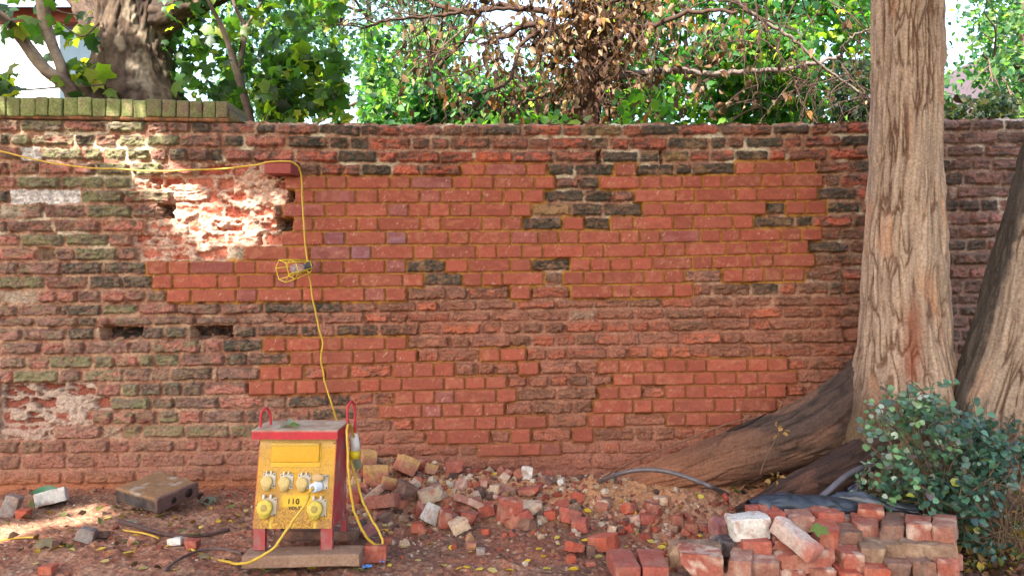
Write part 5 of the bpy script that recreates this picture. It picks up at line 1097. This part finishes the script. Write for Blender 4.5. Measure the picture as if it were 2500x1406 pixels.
for x, y, k, s, lb in ((508, 1232, 0, 1.0, 'grey green lobed leaf between the clay block and the transformer'), (392, 1264, 1, .7, 'withered brown lobed leaf below the clay block'), (320, 1283, 0, .7, 'pale lobed leaf at the left end of the curved stick'), (478, 1312, 0, .75, 'grey green leaf draped over the middle of the curved stick'), (104, 1338, 1, 1.0, 'large withered leaf at the lower left'), (560, 1243, 3, .55, 'olive green leaf left of the transformer'), (664, 1398, 0, .8, 'grey green leaf under the left end of the kerb'), (500, 1366, 1, .6, 'curled brown leaf where the yellow lead meets the twig'), (880, 1399, 3, .6, 'bright yellowish leaf beside the blue scrap'), (2350, 1268, 1, .7, 'pale leaf below the shrub')):
    drop(OT[k], x, min(y, 1402), lb, 'large fallen leaves', s=s, lift=.014)
def leafon(px, py, d, k, s, lb, cat='leaf', rx=.3): o = link('leaf', OT[k], None, P(px, py, d)); o.rotation_euler = (rx, .2, rl.uniform(0, 6)); o.scale = (s, s, s*1.5); tag(o, lb, cat)
leafon(697, 1036, 3.24, 0, .75, 'grey green curled leaves lying on the transformer lid'); leafon(722, 1038, 3.22, 3, .5, 'smaller curled leaf lying beside the other on the transformer lid')
leafon(2006, 1296, 2.98, 3, .8, 'green leaf lying on a red brick of the stack', rx=.5); leafon(868, 1134, 3.34, 0, .62, 'grey green leaf hanging below the white coupler', rx=1.4)
# glass shard, blue scrap
def sheetlet(px, py, w_, h_, col, label, name, cat, mat, seed):
    g, d = ground_at(px, py); n = 12; u, v = np.meshgrid(np.linspace(-1, 1, n), np.linspace(-1, 1, n)); r = 1-.25*n2(np.arctan2(v, u)*2, u*0, seed); V = np.stack([u*w_*r, v*h_*r, .012*(f2(u*3, v*3, seed)-.2)+.012], -1).reshape(-1, 3)+g
    solo(name, (V, grid_faces(n, n)), mat, g, label, cat, None, lin(*col))
n = 14; u, v = np.meshgrid(np.linspace(-1, 1, n), np.linspace(-1, 1, n)); c = P(116, 1194, 4.16); V = np.stack([u*.078, v*.012-.02*u*u, v*.018*(1-u*u*.9)-.012*u*u], -1).reshape(-1, 3)+c
solo('green_shard', (V, grid_faces(n, n)), M_BLACK, c, 'curved dark green shard lying behind the white brick at the left', 'shard', None, lin(40, 96, 52))
sheetlet(896, 1390, .022, .018, (110, 156, 214), 'crumpled light blue plastic scrap at the bottom beside the kerb end', 'blue_scrap', 'scrap', M_PLAIN, 4)
sheetlet(934, 1378, .014, .01, (120, 140, 190), 'tiny blue plastic scrap under a yellow leaf', 'blue_scrap', 'scrap', M_PLAIN, 5)
# litter nobody could count
def litter():
    rg = np.random.default_rng(3); P_ = []
    for x0, x1, y0, y1, n in ((2280, 2500, 1290, 1404, 420), (1770, 1910, 1150, 1205, 90), (2100, 2300, 1150, 1250, 120), (2280, 2500, 1200, 1300, 130), (380, 620, 1225, 1300, 24), (0, 400, 1210, 1400, 40)):
        for _ in range(n): g, d = ground_at(rg.uniform(x0, x1), rg.uniform(y0, y1)); P_.append(g+[0, 0, rg.uniform(.004, .02)])
    P_ = np.array(P_); n = len(P_); V, F, C = leaves(P_, rg.uniform(.018, .055, n), CU, lcol(n, [(140, 106, 72), (176, 140, 92), (100, 74, 54), (196, 168, 70), (128, 132, 84), (84, 62, 48)], 8), 9, 0, 1.1, (0, 0, 2.2)); o = link('leaf_litter', mesh_np('leaf_litter', V, F, M_DRY, C)); tag(o, 'dry brown and yellow leaf litter', 'leaf litter', None, 'stuff')
litter()

# ------------------------------------------------------------------ unseen tree added for its shade, crown gaps shaped for sun patches
def added_shade_tree():
    t = thing('added_shade_tree', (-1.8, -7.6, -.1), 'broadleaved tree added unseen behind the viewer, crown gapped to shape shade and sun patches', 'tree')
    rg = np.random.default_rng(21); p = [(-1.8, -7.6, -.2), (-1.8, -7.5, 1.5), (-1.7, -7.3, 3.2), (-1.5, -6.6, 4.6), (-1.2, -5.2, 5.4)]
    V, F, C = bark_tube(p, [.3, .26, .22, .17, .1], 90, 50, .01, 20, 4, 950, (130, 110, 94), (70, 56, 46), (150, 130, 110)); part('trunk', (V, F), M_BARKFAR, t, C)
    L = []
    for k in range(14): o_, _ = twigs(p[3+(k % 2)], [rg.normal(0, 1), rg.normal(.3, .8), rg.normal(.1, .15)], 2.8, .05, 1, rg, 0, kids=2); L += o_
    part('limb', tubes(L), M_TWIG, t, lin(110, 92, 78))
    n = NCAN; c = np.stack([rg.uniform(-6.2, 3.4, n), rg.uniform(-7.4, -1.75, n), rg.uniform(4.9, 5.9, n)], -1)
    d = np.array(SUN); keep = np.ones(n, bool)
    tw = -c[:, 1]/d[1]; hx = c[:, 0]+d[0]*tw; hz = c[:, 2]+d[2]*tw; wpx, wpy = hx*SC+1250, 1165-hz*SC
    for cx, cy, rx, ry, pr in WPATCH:
        q = ((wpx-cx)/(rx+30))**2+((wpy-cy)/(ry+30))**2; keep &= ~((q < rg.uniform(.8, 1.1, n)) & (rg.random(n) < pr))
    tg = c[:, 2]/-d[2]; gx, gy = c[:, 0]+d[0]*tg, c[:, 1]+d[1]*tg
    for cx, cy, rx, ry, pr in GPATCH:
        q = ((gx-cx)/(rx+.06))**2+((gy-cy)/(ry+.06))**2; keep &= ~((q < rg.uniform(.8, 1.1, n)) & (rg.random(n) < pr))
    c = c[keep]; n = len(c)
    V, F, C = leaves(c, rg.uniform(.13, .20, n), MA, lcol(n, [(84, 110, 50), (70, 96, 46), (110, 130, 60)], 3), 22, 0, 1, (0, 0, 1.5)); part('crown', (V, F), M_CAN, t, C)
NCAN = 42000
WPATCH = [(340, 345, 50, 85, 1), (375, 430, 60, 60, 1), (452, 480, 85, 62, 1), (520, 540, 130, 60, 1), (640, 530, 70, 60, .95), (560, 590, 90, 30, .9), (310, 285, 60, 40, 1), (120, 490, 95, 20, .93), (90, 320, 110, 30, .85), (160, 350, 130, 26, .85), (60, 262, 70, 24, .8), (250, 400, 90, 26, .75), (500, 435, 110, 16, .8)]
GPATCH = [(-2.08, -.62, .16, .20, 1), (-2.3, -.95, .25, .12, 1), (-1.95, -.45, .12, .1, .9), (-2.45, -1.15, .22, .10, .9)]
M_CAN = mat_leaf('added_canopy_leaf', .12, .6, .2)
added_shade_tree()
